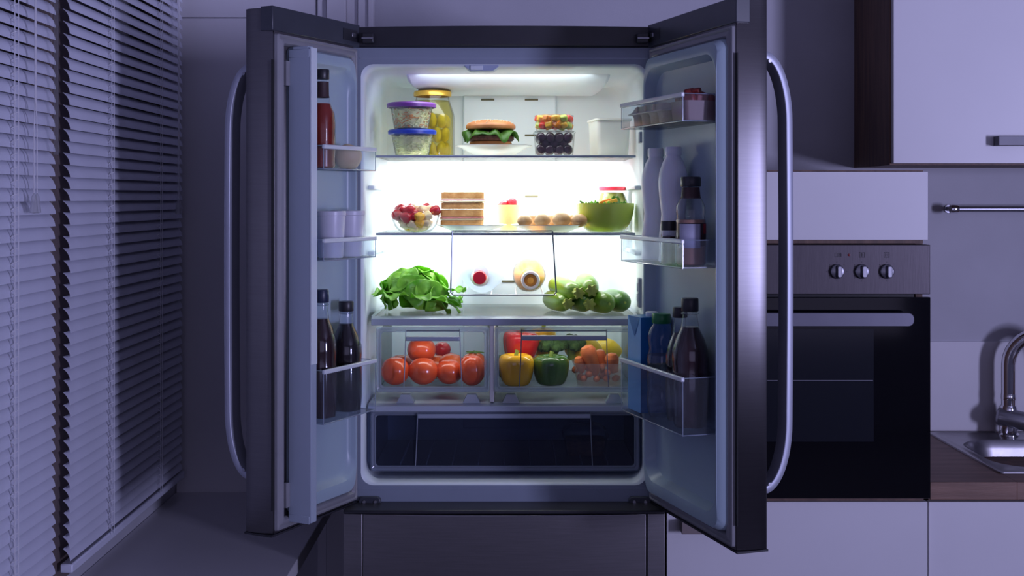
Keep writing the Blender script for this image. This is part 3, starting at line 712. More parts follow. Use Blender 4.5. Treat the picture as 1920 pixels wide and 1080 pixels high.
MB().tube([(rx, ry, rz_), (rx, YW, rz_)], .006, 12).build('bracket', SATIN, rl, off=rl.location)
MB().lathe([(.011, YW - .0045), (.011, YW - .0003)], 16, (rx, 0, rz_), 'y').build('wall_plate', SATIN, rl, off=rl.location)
sb = thing('skimmer', (1.60, ry, rz_), 'round utensil hanging from the right of the rail', 'utensil')
MB().tube([(0, 0, .009), (0, -.006, .0), (0, -.010, -.02), (0, -.010, -.03)], .003, 8).build('hook', SATIN, sb)
MB().box(-.085, .085, -.012, -.008, -.03, -.02).build('handle', SATIN, sb, bevel=.002)
MB().lathe([(.004, -.016), (.10, -.014), (.105, -.010), (.10, -.008)], 30, (0, 0, -.12), 'y').build('disc', SATIN, sb)

# ================================================================== FOOD
def V(*a): return Vector(a)
# ---- top shelf
zf = Z1 + .0002
def strands(n, r0, r1, z0, z1, seed, c=(0, 0)):
    q = random.Random(seed); m = MB()
    for i in range(n):
        z = q.uniform(z0, z1); rr = r0 + (r1 - r0) * (z - z0) / (z1 - z0); a = q.uniform(0, 2 * PI); d = rr * math.sqrt(q.uniform(.55, 1))
        x, y = d * cos(a), d * sin(a); b = q.uniform(0, 2 * PI); l = q.uniform(.006, .014)
        pts = []
        for k_ in range(4):
            t = k_ / 3 - .5; px = x + t * l * cos(b) - y * t * .3; py = y + t * l * sin(b) + x * t * .3; h = math.hypot(px, py)
            if h > rr: px *= rr / h; py *= rr / h
            pts.append((px + c[0], py + c[1], min(z1, max(z0, z + t * l * q.uniform(-1, 1)))))
        m.tube(pts, q.uniform(.0009, .0015), 4)
    return m
def tub(loc, r0, r1, h, lidm, label, fill, fill2, seed, rl):
    t = thing('food_tub', loc, label, 'container')
    MB().lathe([(r0 - .004, 0), (r0, .001), (r1, h - .006), (r1 + .001, h - .004), (r1 - .001, h - .004), (r0 - .0012, .002), (0.001, .0018)], 36, cap=False).build('tub_body', TUBC, t)
    MB().lathe([(rl - .003, h - .009), (rl, h - .008), (rl + .0005, h - .001), (rl - .002, h + .002), (rl - .007, h + .0035), (.002, h + .0035), (.001, h + .0015), (rl - .004, h + .0005), (rl - .004, h - .008)], 36, cap=False).build('lid', lidm, t)
    f_ = MB().lathe([(r0 - .008, .003), (r1 - .009, h - .014), (r1 - .014, h - .011), (.002, h - .010)], 24).build('filling', mat('salad_dark', (.74, .74, .36), .6, var=.3, scale=60), t)
    strands(230, r0 - .003, r1 - .003, .004, h - .012, seed).build('shreds', fill, t)['kind'] = 'stuff'
    if fill2: strands(110, r0 - .0020, r1 - .0028, .004, h - .012, seed + 5).build('carrot_shreds', fill2, t)['kind'] = 'stuff'
    return t
Yt = .205; s_ = sc(Yt); tx = (773 - 960) / s_
h1 = (at(0, 243, Yt).z - zf)
tub((tx, Yt, zf), .040, .0505, h1 - .0035, LIDB, 'round tub of pale shredded salad with a blue lid, under the purple-lidded tub', SLAW, None, 3, .0575)
h2 = at(0, 193, Yt).z - zf - h1
tub((tx - .002, Yt, zf + h1 + .0002), .041, .0505, h2 - .0037, LIDP, 'round tub of shredded salad with a purple lid, stacked on the blue-lidded tub', SLAW, SLAWO, 9, .0585)
# pickle jar
Yj = .315; s_ = sc(Yj); jx = (811 - 960) / s_; jr = 41 / s_; jh = at(0, 171, Yj).z - zf
jar = thing('pickle_jar', (jx, Yj, zf), 'large glass jar of yellow gherkins with a gold lid, behind the stacked tubs', 'jar')
pr = [(.002, .001), (jr - .006, 0), (jr, .006), (jr, jh * .60), (jr * .98, jh * .66), (jr * .80, jh * .84), (jr * .76, jh * .875), (jr * .76, jh * .93)]
MB().lathe(pr, 32, cap=False).build('glass', GLASS, jar)
MB().lathe([(r * .94, h + .002) for r, h in pr[1:-2]] + [(.002, jh * .83)], 28).build('brine', clear('brine', (.84, .78, .40), .16, (.62, .56, .18), .3), jar)
MB().lathe([(jr * .80, jh * .915), (jr * .86, jh * .92), (jr * .87, jh * .97), (jr * .83, jh * .995), (.002, jh), (.001, jh * .96), (jr * .8, jh * .96)], 32, cap=False).build('lid', GOLD, jar)
gk = MB().sph((0, 0, 0), (.0125), .0110, .0185, 14, 10, lambda p: tuple(p * (1 + .10 * noise.noise(p * 140)))).build('gherkin', GHERK)
tag(gk, 'yellow-green gherkin inside the large glass jar', 'gherkin', 'gherkins in the large jar')
spots = []
q = random.Random(4)
for i in range(24):
    a2 = 2 * PI * i / 8 + .4 * (i // 8)
    spots.append((.0335 * cos(a2), .0335 * sin(a2), .022 + .034 * (i // 8), q.uniform(-.5, .5), q.uniform(-.4, .4)))
for i, (x, y, z, a_, b_) in enumerate(spots):
    o = gk if i == 0 else dup(gk); o.location = (jx + x, Yj + y, zf + z); o.rotation_euler = (a_, b_, i)
# burger on plate
Yb = .24; s_ = sc(Yb); bx = (920 - 960) / s_
def plate(loc, r, h, label, m=PORC):
    t = MB().lathe([(.002, .0), (r * .48, 0), (r * .52, .002), (r * .84, h - .0055), (r, h), (r, h + .0012), (r * .83, h - .0032), (r * .5, h - .0038), (.002, h - .0038)], 48, cap=False).build('plate', m)
    t.location = loc; return tag(t, label, 'plate')
pr_ = 72 / s_; ph = at(0, 271, Yb).z - zf - .004
plate((bx + .008, Yb, zf), pr_ * 1.0, .026, 'white plate under the burger on the top shelf')
bz = zf + .0224
bu = thing('burger', (bx, Yb, bz), 'sesame seed burger with a leaf of salad, on a plate on the top shelf', 'burger')
br = 47 / s_; BZ = 1.38; top = (at(0, 225, Yb).z - bz) / BZ; bu.scale = (1, 1, BZ)
MB().lathe([(.002, 0), (br * .78, 0), (br * .86, .005), (br * .82, .010), (.002, .011)], 32).build('bottom_bun', BUN, bu)
MB().lathe([(.002, .0112), (br * .86, .0112), (br * .93, .014), (br * .93, .019), (br * .84, .0225), (.002, .023)], 32, fn=lambda a, h: 1 + .02 * sin(7 * a)).build('patty', PATTY, bu)
MB().box(-.040, .040, -.040, .040, .0235, .0255).xf(Matrix.Rotation(.7, 4, 'Z')).build('cheese', CHEESE, bu)
lt = MB(); rings = []
for j, rr in enumerate((.2, .6, .86, 1.0, 1.12)):
    rings.append([(br * rr * cos(a) * (1 + .03 * sin(9 * a + j)), br * rr * sin(a), .028 + .004 * sin(8 * a) * rr - (.010 * max(0, (rr - .85) / .25)) * (1 + .6 * sin(5 * a + 1)) + .002 * sin(13 * a)) for a in [2 * PI * i / 64 for i in range(64)]])
lt.loops(rings, True, False); lo = lt.build('salad_leaf', LETD, bu)
sm = lo.modifiers.new('thick', 'SOLIDIFY'); sm.thickness = .001
bt = MB().lathe([(.002, .031), (br * .92, .031), (br * .985, .0325)] + [(br * cos(a) ** .75, .036 + (top - .036) * sin(a)) for a in [PI / 2 * i / 9 for i in range(9)]] + [(.002, top)], 36).build('top_bun', BUN, bu)
sd = MB(); q = random.Random(2)
for i in range(120):
    a = q.uniform(0, 2 * PI); u = math.sqrt(q.uniform(.02, .86)); r_ = br * u
    z = .036 + (top - .036) * math.sqrt(max(0, 1 - u ** (2 / .75)))
    sd.sph((r_ * cos(a), r_ * sin(a), z + .0003), .0013, .0019, .0008, 5, 3)
sd.build('sesame_seeds', SEED, bt)['kind'] = 'stuff'
# fruit tubs
Yf = .20; s_ = sc(Yf); fx = (1039 - 960) / s_
hB = at(0, 246, Yf).z - zf; hT = at(0, 217, Yf).z - zf
gt = thing('fruit_tub', (fx, Yf, zf), 'clear plastic tub full of dark grapes, under the mixed fruit tub', 'container')
def sqtub(t, w0, w1, h, m=TUBC, r=.016):
    L = [xy(rrect(-w0, w0, -w0, w0, r), 0), xy(rrect(-w1, w1, -w1, w1, r), h - .004), xy(rrect(-w1 - .002, w1 + .002, -w1 - .002, w1 + .002, r), h - .003), xy(rrect(-w1 - .002, w1 + .002, -w1 - .002, w1 + .002, r), h)]
    MB().loops(L, True, False).build('tub_body', m, t)
sqtub(gt, .044, .0475, hB - .003)
MB().loops([xy(rrect(-.0465, .0465, -.0465, .0465, .016), hB - .0028), xy(rrect(-.0465, .0465, -.0465, .0465, .016), hB - .001)]).build('lid', TUBC, gt)
gr = tag(MB().sph((0, 0, 0), .0125, .0125, .0140, 14, 10).build('grape', BERRY), 'dark purple grape in the clear tub on the top shelf', 'grape', 'grapes in the clear tub')
n = 0; q = random.Random(12)
for lay in range(3):
    for i in range(4 - lay % 2):
        for j in range(4 - lay % 2):
            o = gr if n == 0 else dup(gr); n += 1
            h_ = (lay % 2) * .0108
            o.location = (fx - .0322 + i * .0215 + h_ + q.uniform(-.0012, .0012), Yf - .0322 + j * .0215 + h_ + q.uniform(-.0012, .0012), zf + .0150 + lay * .0138 + q.uniform(-.001, .001)); o.rotation_euler = (q.uniform(-.5, .5), q.uniform(-.5, .5), 0); o.scale = (q.uniform(.86, .97),) * 3
mt = thing('fruit_tub', (fx, Yf, zf + hB), 'round clear tub of orange and red fruit pieces, on top of the grape tub', 'container')
hm_ = hT - hB
MB().lathe([(.040, 0.0), (.043, .001), (.0455, hm_ - .003), (.0465, hm_ - .002), (.0465, hm_)], 36).build('tub_body', TUBC, mt)
def cubes(names_mats, pts, size, grp, lab, cat='fruit'):
    base = {}
    q = random.Random(len(pts))
    for i, p in enumerate(pts):
        nm, m_ = names_mats[i % len(names_mats)]
        if nm not in base:
            b = MB().box(-size, size, -size, size, -size * .8, size * .8).build(nm, m_, bevel=size * .45, seg=2)
            tag(b, lab % nm.replace('_', ' '), cat, grp % nm.replace('_', ' ')); base[nm] = b; o = b
        else: o = dup(base[nm])
        o.location = p; o.rotation_euler = (q.uniform(-.5, .5), q.uniform(-.5, .5), q.uniform(0, 3))
pts = []
for i in range(13):
    a_ = 2 * PI * i / 13; pts.append((fx + .035 * cos(a_), Yf + .035 * sin(a_), zf + hB + .0125 + .0 * i + (.001 if i % 2 else 0)))
for i in range(11):
    a_ = 2 * PI * i / 11 + .2; pts.append((fx + .036 * cos(a_), Yf + .036 * sin(a_), zf + hB + .0290))
cubes([('peach_cube', FRO), ('mango_cube', FRY), ('melon_cube', FRG), ('papaya_cube', FRR), ('mango_cube', FRY)], pts, .0090, '%ss in the round tub', '%s in the round clear tub on the top shelf')
# cream box
Yc = .215; c0 = at(1118, 290, Yc)
cbx = thing('storage_box', (c0.x, Yc, zf), 'cream white lidless storage box at the right end of the top shelf', 'box')
hc = at(0, 222, Yc).z - zf
m_ = MB(); W1, D1, hh = .083, .105, hc
outer = lambda e, z, t=0: xy(rrect(-W1 / 2 - e + t, W1 / 2 + e - t, -D1 / 2 - e + t, D1 / 2 + e - t, .010), z)
m_.loops([outer(-.004, 0), outer(0, hh - .006), outer(.003, hh - .004), outer(.003, hh), outer(.0005, hh), outer(-.002, hh - .004), outer(-.006, .003)])
b = m_.build('box_body', CREAM, cbx); b.location = (.035, .055, 0); b.rotation_euler = (0, 0, math.radians(9))

# ---- middle shelf
zf = Z2 + .0002
Yq = .20; s_ = sc(Yq); qx = (779 - 960) / s_; Rr = 46 / s_; bh = at(0, 396, Yq).z - zf
def bowl(t, R_, h, m, thick=.0016, foot=.5, name='bowl_body'):
    pr = []
    for i in range(13):
        u = i / 12; a = u * PI / 2; pr.append((R_ * (foot + (1 - foot) * sin(a) ** .9), h * (1 - cos(a)) if i else 0))
    pr = [(.002, 0)] + pr
    inn = [(max(.002, r - thick), z + thick * .8 if i < len(pr) - 1 else z) for i, (r, z) in enumerate(pr)][::-1]
    return MB().lathe(pr + inn, 44, cap=False).build(name, m, t)
fb = thing('fruit_bowl', (qx, Yq, zf), 'clear glass bowl of mixed fruit at the left of the middle shelf', 'bowl')
bowl(fb, Rr, bh, GLASS, .0014, .42)
st = MB().lathe([(.001, -.016), (.005, -.013), (.0105, -.003), (.012, .004), (.009, .010), (.003, .012)], 14).build('strawberry', STRAW)
tag(st, 'dark red strawberry in the glass fruit bowl', 'strawberry', 'strawberries in the glass bowl')
SP = [(-.042, -.020, .040), (-.036, .008, .055), (-.020, -.036, .036), (-.012, -.026, .052), (.046, -.004, .052), (-.002, -.028, .0405), (-.028, -.012, .050), (.020, .030, .055), (-.010, .034, .056)]
for i, p in enumerate(SP):
    o = st if i == 0 else dup(st); o.location = V(qx, Yq, zf) + V(*p) * (Rr / .0585); o.rotation_euler = (1 + .7 * i, .5 * i, i); o.scale = (1.12,) * 3
pts = [V(qx, Yq, zf) + V(x, y, z) * (Rr / .0585) for x, y, z in ((-.022, -.022, .018), (-.006, -.032, .020), (.012, -.034, .022), (.026, -.026, .024), (.0, -.020, .012), (.014, -.018, .012), (.030, -.010, .022), (-.016, -.006, .012), (-.026, .010, .020), (.0, .012, .010), (.020, .012, .014), (.030, -.024, .040), (.012, -.036, .038), (.016, -.014, .054), (.030, .0, .054), (.004, .010, .058), (0, -.004, .03), (.018, .0, .036), (-.012, .016, .03), (-.030, -.010, .028))]
cubes([('pineapple_cube', FRW), ('melon_cube', FRW), ('mango_cube', FRY), ('pear_cube', FRW), ('pineapple_cube', FRW)], pts, .0105, '%ss in the glass bowl', '%s in the glass fruit bowl')
# sandwiches on a plate
Ys = .23; s_ = sc(Ys); sx_ = (884 - 960) / s_
pz = at(0, 420, Ys).z - zf
plate((sx_, Ys, zf), 66 / s_, pz - .002, 'white plate under the sandwich stack on the middle shelf')
zb_ = zf + pz - .002 - .0036
def sandwich(z, label, dx=0, rot=0):
    t = thing('sandwich', (sx_ - .022 + dx, Ys - .002, z), label, 'sandwich', rz=rot)
    def slab(name, m, z0, z1, e, parent=t, wob=.0):
        base = rrect(-.051 - e, .051 + e, -.040 - e, .040 + e, .014, 6)
        L = []
        for zz, ee in ((z0, .997), (z0 + (z1 - z0) * .25, 1.0), (z0 + (z1 - z0) * .75, 1.0), (z1, .997)):
            L.append([(x * ee, y * ee, zz + wob * sin(x * 60)) for x, y in base])
        return MB().loops(L).build(name, m, parent)
    T = .0150
    for k_ in range(2):
        z0 = k_ * (T + .0095)
        s1 = slab('bread_slice', BREAD, z0, z0 + T, 0)
        slab('crumb_face', CRUMB, z0 + T, z0 + T + .0012, -.004, s1)
        if k_ == 0:
            slab('cheese_slice', CHEESE, T + .0013, T + .0042, .0025, wob=.0003); slab('ham_slice', HAM, T + .0048, T + .0085, .001, wob=.0004)
    return t
hs = .0150 * 2 + .0095 + .0012
sandwich(zb_, 'lower ham sandwich of the stack on the middle shelf')
sandwich(zb_ + hs + .0012, 'upper ham sandwich, on top of the stack on the middle shelf', .001, .04)
# yellow cup with strawberry
Yy = .33; s_ = sc(Yy); yx = (953 - 960) / s_
cp = thing('fruit_cup', (yx, Yy, zf), 'pale yellow cup of berries behind the plates on the middle shelf', 'cup')
ch = at(0, 384, Yy).z - zf
MB().lathe([(.002, 0), (.022, 0), (.0295, ch), (.0280, ch), (.021, .002), (.002, .002)], 30, cap=False).build('cup_body', CUPY, cp)
MB().lathe([(.0275, ch - .012), (.0278, ch - .008), (.002, ch - .005)], 24).build('yoghurt', MILKY, cp)
for i, (x, y, z) in enumerate(((.010, -.006, ch + .004), (-.011, -.004, ch - .001), (.0, .012, ch))):
    o = dup(st); o.location = V(yx, Yy, zf) + V(x, y, z); o.rotation_euler = (1.2, i, i); o.scale = (1.1,) * 3
    o['label'] = 'strawberry standing in the pale yellow cup'; o['group'] = 'strawberries in the yellow cup'
# rolls on plate
Yr2 = .22; s_ = sc(Yr2); rx2 = (1030 - 960) / s_
plate((rx2, Yr2, zf), 72 / s_, at(0, 420, Yr2).z - zf - .002, 'white plate under the bread rolls on the middle shelf')
rollb = MB().sph((0, 0, .017), .0265, .026, .0175, 20, 12, lambda p: (p.x * (1 + .04 * noise.noise(p * 60)), p.y, max(.0003, p.z * (1 + .05 * noise.noise(p * 80))))).build('bread_roll', ROLL)
rows = [(984, -.045, 'bread roll at the left front of the roll plate'), (1017, -.05, 'second bread roll from the left on the roll plate'), (1053, -.05, 'largest bread roll at the middle front of the plate'), (1086, -.046, 'bread roll partly behind the green bowl'),
        (1000, .006, 'left bread roll in the back row of the plate'), (1035, .008, 'middle bread roll in the back row of the plate'), (1068, .006, 'right bread roll in the back row of the plate')]
for i, (px, dy, lab) in enumerate(rows):
    o = rollb if i == 0 else dup(rollb); Y = Yr2 + dy
    s0 = .80 if i in (0,) else (.98 if i == 2 else .88 if i < 4 else .82)
    o.location = ((px - 960) / sc(Y), Y, zf + at(0, 420, Yr2).z - Z2 - .0060 + (.0008 if i > 3 else 0)); o.scale = (s0 * (.78 if i > 3 else .85), s0 * .85, s0); tag(o, lab, 'bread roll', 'bread rolls on the plate')
# green bowl with salad
Yg = .225; s_ = sc(Yg); gx = (1135 - 960) / s_; gR = 54 / s_; gh = at(0, 381, Yg).z - zf
gb = thing('salad_bowl', (gx, Yg, zf), 'green plastic bowl of salad at the right of the middle shelf', 'bowl')
bowl(gb, gR, gh, BOWLG, .002, .44)
def leafmesh(L_, W_, bend, ruf, seed, n=9, m=7, cup=.3):
    q = random.Random(seed); ph = [q.uniform(0, 6) for _ in range(4)]; v = []; f = []
    for i in range(n + 1):
        u = i / n; w = W_ * (sin(PI * min(1, u * .86 + .07)) ** .7)
        for j in range(m + 1):
            t = 2 * j / m - 1; a = bend * u
            x = t * w; y = L_ * (sin(a) / bend if bend else u); z = L_ * ((1 - cos(a)) / bend if bend else 0)
            z += cup * W_ * t * t * u + ruf * (t * t * .8 + .3 * u) * sin(7 * u + ph[0] + 3 * t) + ruf * .6 * abs(t) ** 1.5 * sin(15 * u + ph[1])
            y += ruf * .6 * sin(5 * t + ph[2]) * u
            v.append((x, y, z))
    for i in range(n):
        for j in range(m):
            a = i * (m + 1) + j; f.append((a, a + 1, a + m + 2, a + m + 1))
    return MB().add(v, f)
def leafobj(mb, name, m, parent, thick=.0007, sub=1):
    o = mb.build(name, m, parent, sub=sub); s = o.modifiers.new('t', 'SOLIDIFY'); s.thickness = thick; return o
sl = thing('salad_leaves', (gx, Yg, zf + gh * .62), 'green salad leaves filling the green bowl', 'salad')
MB().sph((0, 0, 0), gR * .80, gR * .80, .012, 20, 6).build('salad_bed', LET, sl)
q = random.Random(5)
for i in range(16):
    a_ = 2 * PI * i / 16; o = leafobj(leafmesh(.03, .014, .9, .003, i), 'leaf', LETD if i % 2 else LET, sl)
    o.location = (gR * .42 * cos(a_), gR * .42 * sin(a_), .006); o.rotation_euler = (.35, 0, a_ - PI / 2 + q.uniform(-.5, .5))
o = leafobj(leafmesh(.036, .011, .3, .001, 77), 'leaf', LETD, sl); o.location = (-gR * .50, -.02, .013); o.rotation_euler = (.35, .2, 1.1)
o = leafobj(leafmesh(.030, .012, .3, .001, 78), 'leaf', LETD, sl); o.location = (gR * .30, -.03, .016); o.rotation_euler = (.9, 0, -.2)
for x, y, m_, lb in ((.012, -.034, FRY, 'yellow'), (-.002, -.030, FRO, 'orange'), (.02, -.01, FRY, 'amber')):
    tag(MB().box(-.015, .015, -.003, .003, -.005, .005).build('pepper_strip', m_, bevel=.002), lb + ' pepper strip on the salad in the green bowl', 'pepper').location = (gx + x, Yg + y, zf + gh + .0035)
    bpy.context.scene.collection.objects[-1].rotation_euler = (0, -.3, .2)
Yk = .362; s_ = sc(Yk); kx = (1148 - 960) / s_; kh = at(0, 350, Yk).z - zf
kj = thing('jar', (kx, Yk, zf), 'glass jar of mixed vegetables with a red lid, behind the green bowl', 'jar')
kr = 29 / s_
pr = [(.002, 0), (kr - .003, 0), (kr, .005), (kr, kh * .62), (kr * .85, kh * .80), (kr * .78, kh * .84), (kr * .78, kh * .93)]
MB().lathe(pr, 28, cap=False).build('glass', GLASS, kj)
MB().lathe([(kr * .95, .004), (kr * .95, kh * .62), (kr * .8, kh * .79), (kr * .7, kh * .86), (.002, kh * .87)], 24).build('vegetables', mat('mixed_pickle', (.30, .30, .05), .4, col2=(.12, .15, .03), scale=45), kj)
MB().lathe([(kr * .84, kh * .915), (kr * .87, kh * .925), (kr * .87, kh * .985), (kr * .82, kh), (.002, kh)], 28).build('lid', REDL, kj)

# ---- bottles in the wire rack (lying, caps towards the room)
jug = thing('milk_jug', (at(903, 0, .2).x, .2, wz + .0018), 'translucent white milk jug with a red cap, lying in the wire rack', 'jug')
c = at(903, 510, .2); R_ = 42 / sc(.2); cc = c.z - (wz + .0018)
dfn = lambda a, h: 1 + .030 * cos(4 * a) + .012 * cos(2 * a + .6)
MB().lathe([(.004, .20), (R_ * .93, .20), (R_, .19), (R_, .06), (R_ * .97, .040), (R_ * .86, .022), (R_ * .62, .008), (.0175, -.004), (.0165, -.014), (.0165, -.02)], 36, (0, 0, cc), 'y', dfn).build('jug_body', clear('translucent_white_jug', (.92, .96, 1), .80, (.80, .87, .96), .5, .3), jug)
cp_ = at(899, 521, .16); cz_ = cp_.z - jug.location.z
for o_ in jug.children: pass
MB().lathe([(.0150, .0), (.0160, -.004), (.0160, -.020), (.0145, -.023), (.001, -.0235)], 28, (cp_.x - jug.location.x, -.015, cz_), 'y').build('cap', REDC, jug)
MB().lathe([(.024, .010), (.0175, -.012), (.0165, -.016)], 28, (cp_.x - jug.location.x, -.0, cz_), 'y').build('neck', MILKY, jug)
oc = at(993, 520, .2); oR = 31 / sc(.2); oz = wz + .0018
ob = thing('juice_bottle', (oc.x, .2, oz), 'orange juice bottle lying in the wire rack, neck to the front', 'bottle')
oc2 = oc.z - oz
MB().lathe([(.004, .19), (oR * .93, .19), (oR, .18), (oR, .06), (oR * .90, .035), (oR * .62, .01), (.0205, -.006), (.0200, -.020), (.016, -.021)], 32, (0, 0, oc2), 'y', lambda a, h: 1 + .015 * cos(6 * a), cap=False).build('bottle_body', clear('bottle_tinted', (.98, .93, .88), .03, (.95, .85, .75), 1), ob)
MB().lathe([(oR * .9, .185), (oR * .94, .17), (oR * .94, .062), (oR * .80, .035), (oR * .52, .012), (.010, -.002)], 32, (0, 0, oc2), 'y').build('juice', ORJ, ob)
MB().lathe([(.0215, -.004), (.0225, -.008), (.0225, -.018), (.0205, -.022), (.0160, -.022), (.0150, -.016), (.0150, -.006)], 32, (.002, 0, oc2 - .006), 'y', cap=False).build('neck_ring', MILKY, ob)
MB().lathe([(.0148, -.006), (.0140, -.014), (.0085, -.015), (.0080, -.0185), (.001, -.019)], 28, (.002, 0, oc2 - .006), 'y').build('cap', mat('orange_cap', (.98, .44, .06), .35), ob)

# ---- lettuce
zf = Z3 + .0004
Yl = .235; lc = at(783, 0, Yl)
le = thing('lettuce', (lc.x, Yl, zf), 'head of green butter lettuce on the glass above the left crisper', 'lettuce')
q = random.Random(21)
def headleaf(seed, d, rad, size, ruf, up):
    q = random.Random(seed); ph = [q.uniform(0, 6.28) for _ in range(5)]; off = Vector((q.uniform(0, 9), q.uniform(0, 9), 3))
    d = Vector(d).normalized(); g = Vector(up); g = (g - d * g.dot(d)).normalized(); b = d.cross(g); n, m = 8, 26; v = []; f = []
    for i in range(n + 1):
        rho = i / n
        for j in range(m):
            a = 2 * PI * j / m
            hw = size * rho * (1 + .10 * sin(3 * a + ph[3]))
            x, y = hw * cos(a) * .95, hw * sin(a) * (1.15 if sin(a) > 0 else .95)
            dd = (d + b * x + g * y).normalized()
            lift = (.34 if sin(a) > .1 else .10) * max(0, rho - .35) ** 2
            k = 1 + lift + ruf * rho ** 3 * sin(5 * a + ph[0]) + ruf * .7 * rho ** 4 * sin(11 * a + ph[1]) + .13 * noise.noise(dd * 3.2 + off) + .035 * noise.noise(dd * 11 + off)
            k += .03 * math.exp(-(x / .05) ** 2) - .012 * abs(sin(9 * x + 6 * y)) * rho
            p = Vector((rad[0] * dd.x * k, rad[1] * dd.y * k, rad[2] * dd.z * k))
            v.append((p.x - .006, p.y, max(.0012 + .0005 * (seed % 5), p.z + .036)))
    for i in range(n):
        for j in range(m):
            a, c_ = i * m + j, i * m + (j + 1) % m; f.append((a, c_, c_ + m, a + m))
    return MB().add(v, f)
NL = 46
for k_ in range(NL):
    t_ = k_ / (NL - 1); zz = 1 - 1.28 * ((k_ * 7) % NL) / NL; az = k_ * 2.399; rr = math.sqrt(max(.05, 1 - zz * zz))
    lay = .70 + .30 * t_
    o = headleaf(k_, (rr * cos(az), rr * sin(az), zz), (.082 * lay, .070 * lay, .066 * lay), .50 + .14 * q.random(), .045, (q.uniform(-.5, .5), q.uniform(-.5, .5), 1.2))
    leafobj(o, 'leaf', LET, le)
for k_, (x, y, a_, s0) in enumerate(((.02, -.055, -1.2, .95), (.035, -.035, -1.5, 1.05), (.045, .0, -1.9, .9), (.05, .03, -1.6, .8), (.03, -.06, -2.0, .7), (.0, -.065, -2.6, .7), (-.03, -.06, 2.7, .8), (-.05, -.045, 2.0, .75), (.055, -.025, -1.3, .8))):
    o = leafobj(leafmesh(.075 * s0, .036 * s0, -.9 + .1 * k_, .007, 50 + k_, cup=.25), 'leaf', LET, le)
    o.location = (x, y, .030 + .003 * k_); o.rotation_euler = (-.05, 0, a_)
# ---- zucchini and cucumbers
def zuc(px, py, Y, r, Ln, rz, tilt, label, stem=True, m=ZUC):
    p = at(px, py, Y)
    t = thing('zucchini' if stem else 'cucumber', p, label, 'zucchini' if stem else 'cucumber')
    pr = [(.3, 0), (.72, .06), (.93, .2), (1, .4), (1, .7), (.9, .86), (.6, .97), (.1, 1)]
    if not stem: pr = [(.22, 0), (.5, .025), (.78, .09), (.95, .22), (1, .4), (1, .7), (.9, .86), (.6, .97), (.1, 1)]
    L = []
    MB().lathe([(r * a, Ln * h) for a, h in pr], 24, (0, 0, 0), 'y', lambda a, h: 1 + .02 * sin(8 * a)).build('zucchini_body' if stem else 'cucumber_body', m, t, sub=1)
    if stem:
        MB().lathe([(r * .40, .008), (r * .36, -.004), (r * .42, -.010), (r * .52, -.017), (r * .48, -.0185), (.001, -.0195)], 42, (0, 0, 0), 'y', lambda a, h: 1 + (.22 if h < -.008 else .08) * cos(6 * a)).build('stem', ZST, t)
    else:
        MB().lathe([(.0035, .004), (.003, -.001), (.001, -.0015)], 10, (0, 0, 0), 'y').build('stem_scar', ZST, t)
    t.rotation_euler = (tilt, 0, rz); return t
zt_ = .0
zuc(1062, 574, .160, .0245, .15, .26, 0, 'bottom left zucchini of the pile, star-shaped stem end to the front').location.z = zf + .0252
zuc(1102, 575, .150, .0245, .15, .24, 0, 'bottom right zucchini of the pile, with a star-shaped stem end', m=ZUCD).location.z = zf + .0252
zuc(1081, 548, .148, .0250, .15, .34, .06, 'upper left pale green zucchini of the pile')
zuc(1108, 543, .148, .0255, .15, .06, .07, 'upper right zucchini leaning across the pile')
c1 = zuc(1143, 577, .125, .0265, .13, .30, 0, 'green cucumber right beside the zucchini pile', False); c1.location.z = zf + .0265
c2 = zuc(1172, 575, .160, .0265, .13, .26, 0, 'darker cucumber at the far right, its tip to the front', False, ZUCD); c2.location.z = zf + .0265

# ---- left crisper: tomatoes
dzf = at(0, 735, YD).z + .0070
def tomato(px, pr_, Y, z, label, m=TOM, cal=False, sq=.93, rot=(0, 0, 0)):
    r = pr_ / sc(Y); x = (px - 960) / sc(Y); rz = r * sq
    zz = dzf + rz if z is None else at(0, z, Y).z
    t = thing('tomato', (x, Y, zz), label, 'tomato')
    def fn(p):
        a = math.atan2(p.y, p.x); h = p.z / rz
        d = math.hypot(p.x, p.y) / r; k = 1 + .018 * cos(5 * a + px) * (1 - h * h)
        zt = p.z - (.16 * rz * math.exp(-(d / .28) ** 2) if h > 0 else 0)
        return (p.x * k, p.y * k, zt)
    MB().sph((0, 0, 0), r, r, rz, 26, 18, fn).build('tomato_body', m, t)
    if cal:
        c_ = MB()
        for i in range(5):
            a = 2 * PI * i / 5
            P = [(cos(a) * d * r, sin(a) * d * r, rz * (.86 + .12 * (1 - d) + .10 * d)) for d in (0, .3, .6, .8)]
            c_.tube(P, [.002, .0025, .0017, .0004], 6)
        c_.tube([(0, 0, rz * .8), (0, 0, rz * 1.12)], .0018, 6); c_.build('calyx', CALYX, t)
    t.rotation_euler = rot; return t
tomato(741, 27, .145, None, 'brownish red tomato at the far left front of the left crisper', TOM, sq=1.0)
tomato(793.5, 28, .150, None, 'large tomato in front centre-left of the left crisper', TOM)
tomato(842, 25.5, .160, None, 'tomato in front centre-right of the left crisper', TOM)
tomato(885, 25, .135, None, 'tall dark tomato at the front right of the left crisper', TOM, sq=1.18)
tomato(790, 27, .215, 656, 'red tomato on top of the others in the left crisper', TOM)
tomato(829, 16, .30, 655, 'small glossy bright red tomato at the back of the left crisper', TOMR)
tomato(846, 25, .225, 685, 'orange tomato behind the front centre-right tomato', TOM2)
tomato(817, 25, .245, None, 'orange tomato between the two front centre tomatoes, behind them', TOM2)
tomato(889, 25, .225, 683, 'orange-red tomato with a green calyx at the right back', TOM2, True)
tomato(752, 24, .26, None, 'tomato in the back left corner of the left crisper', TOM)
tomato(838, 22, .34, None, 'tomato at the very back middle of the left crisper', TOMR)

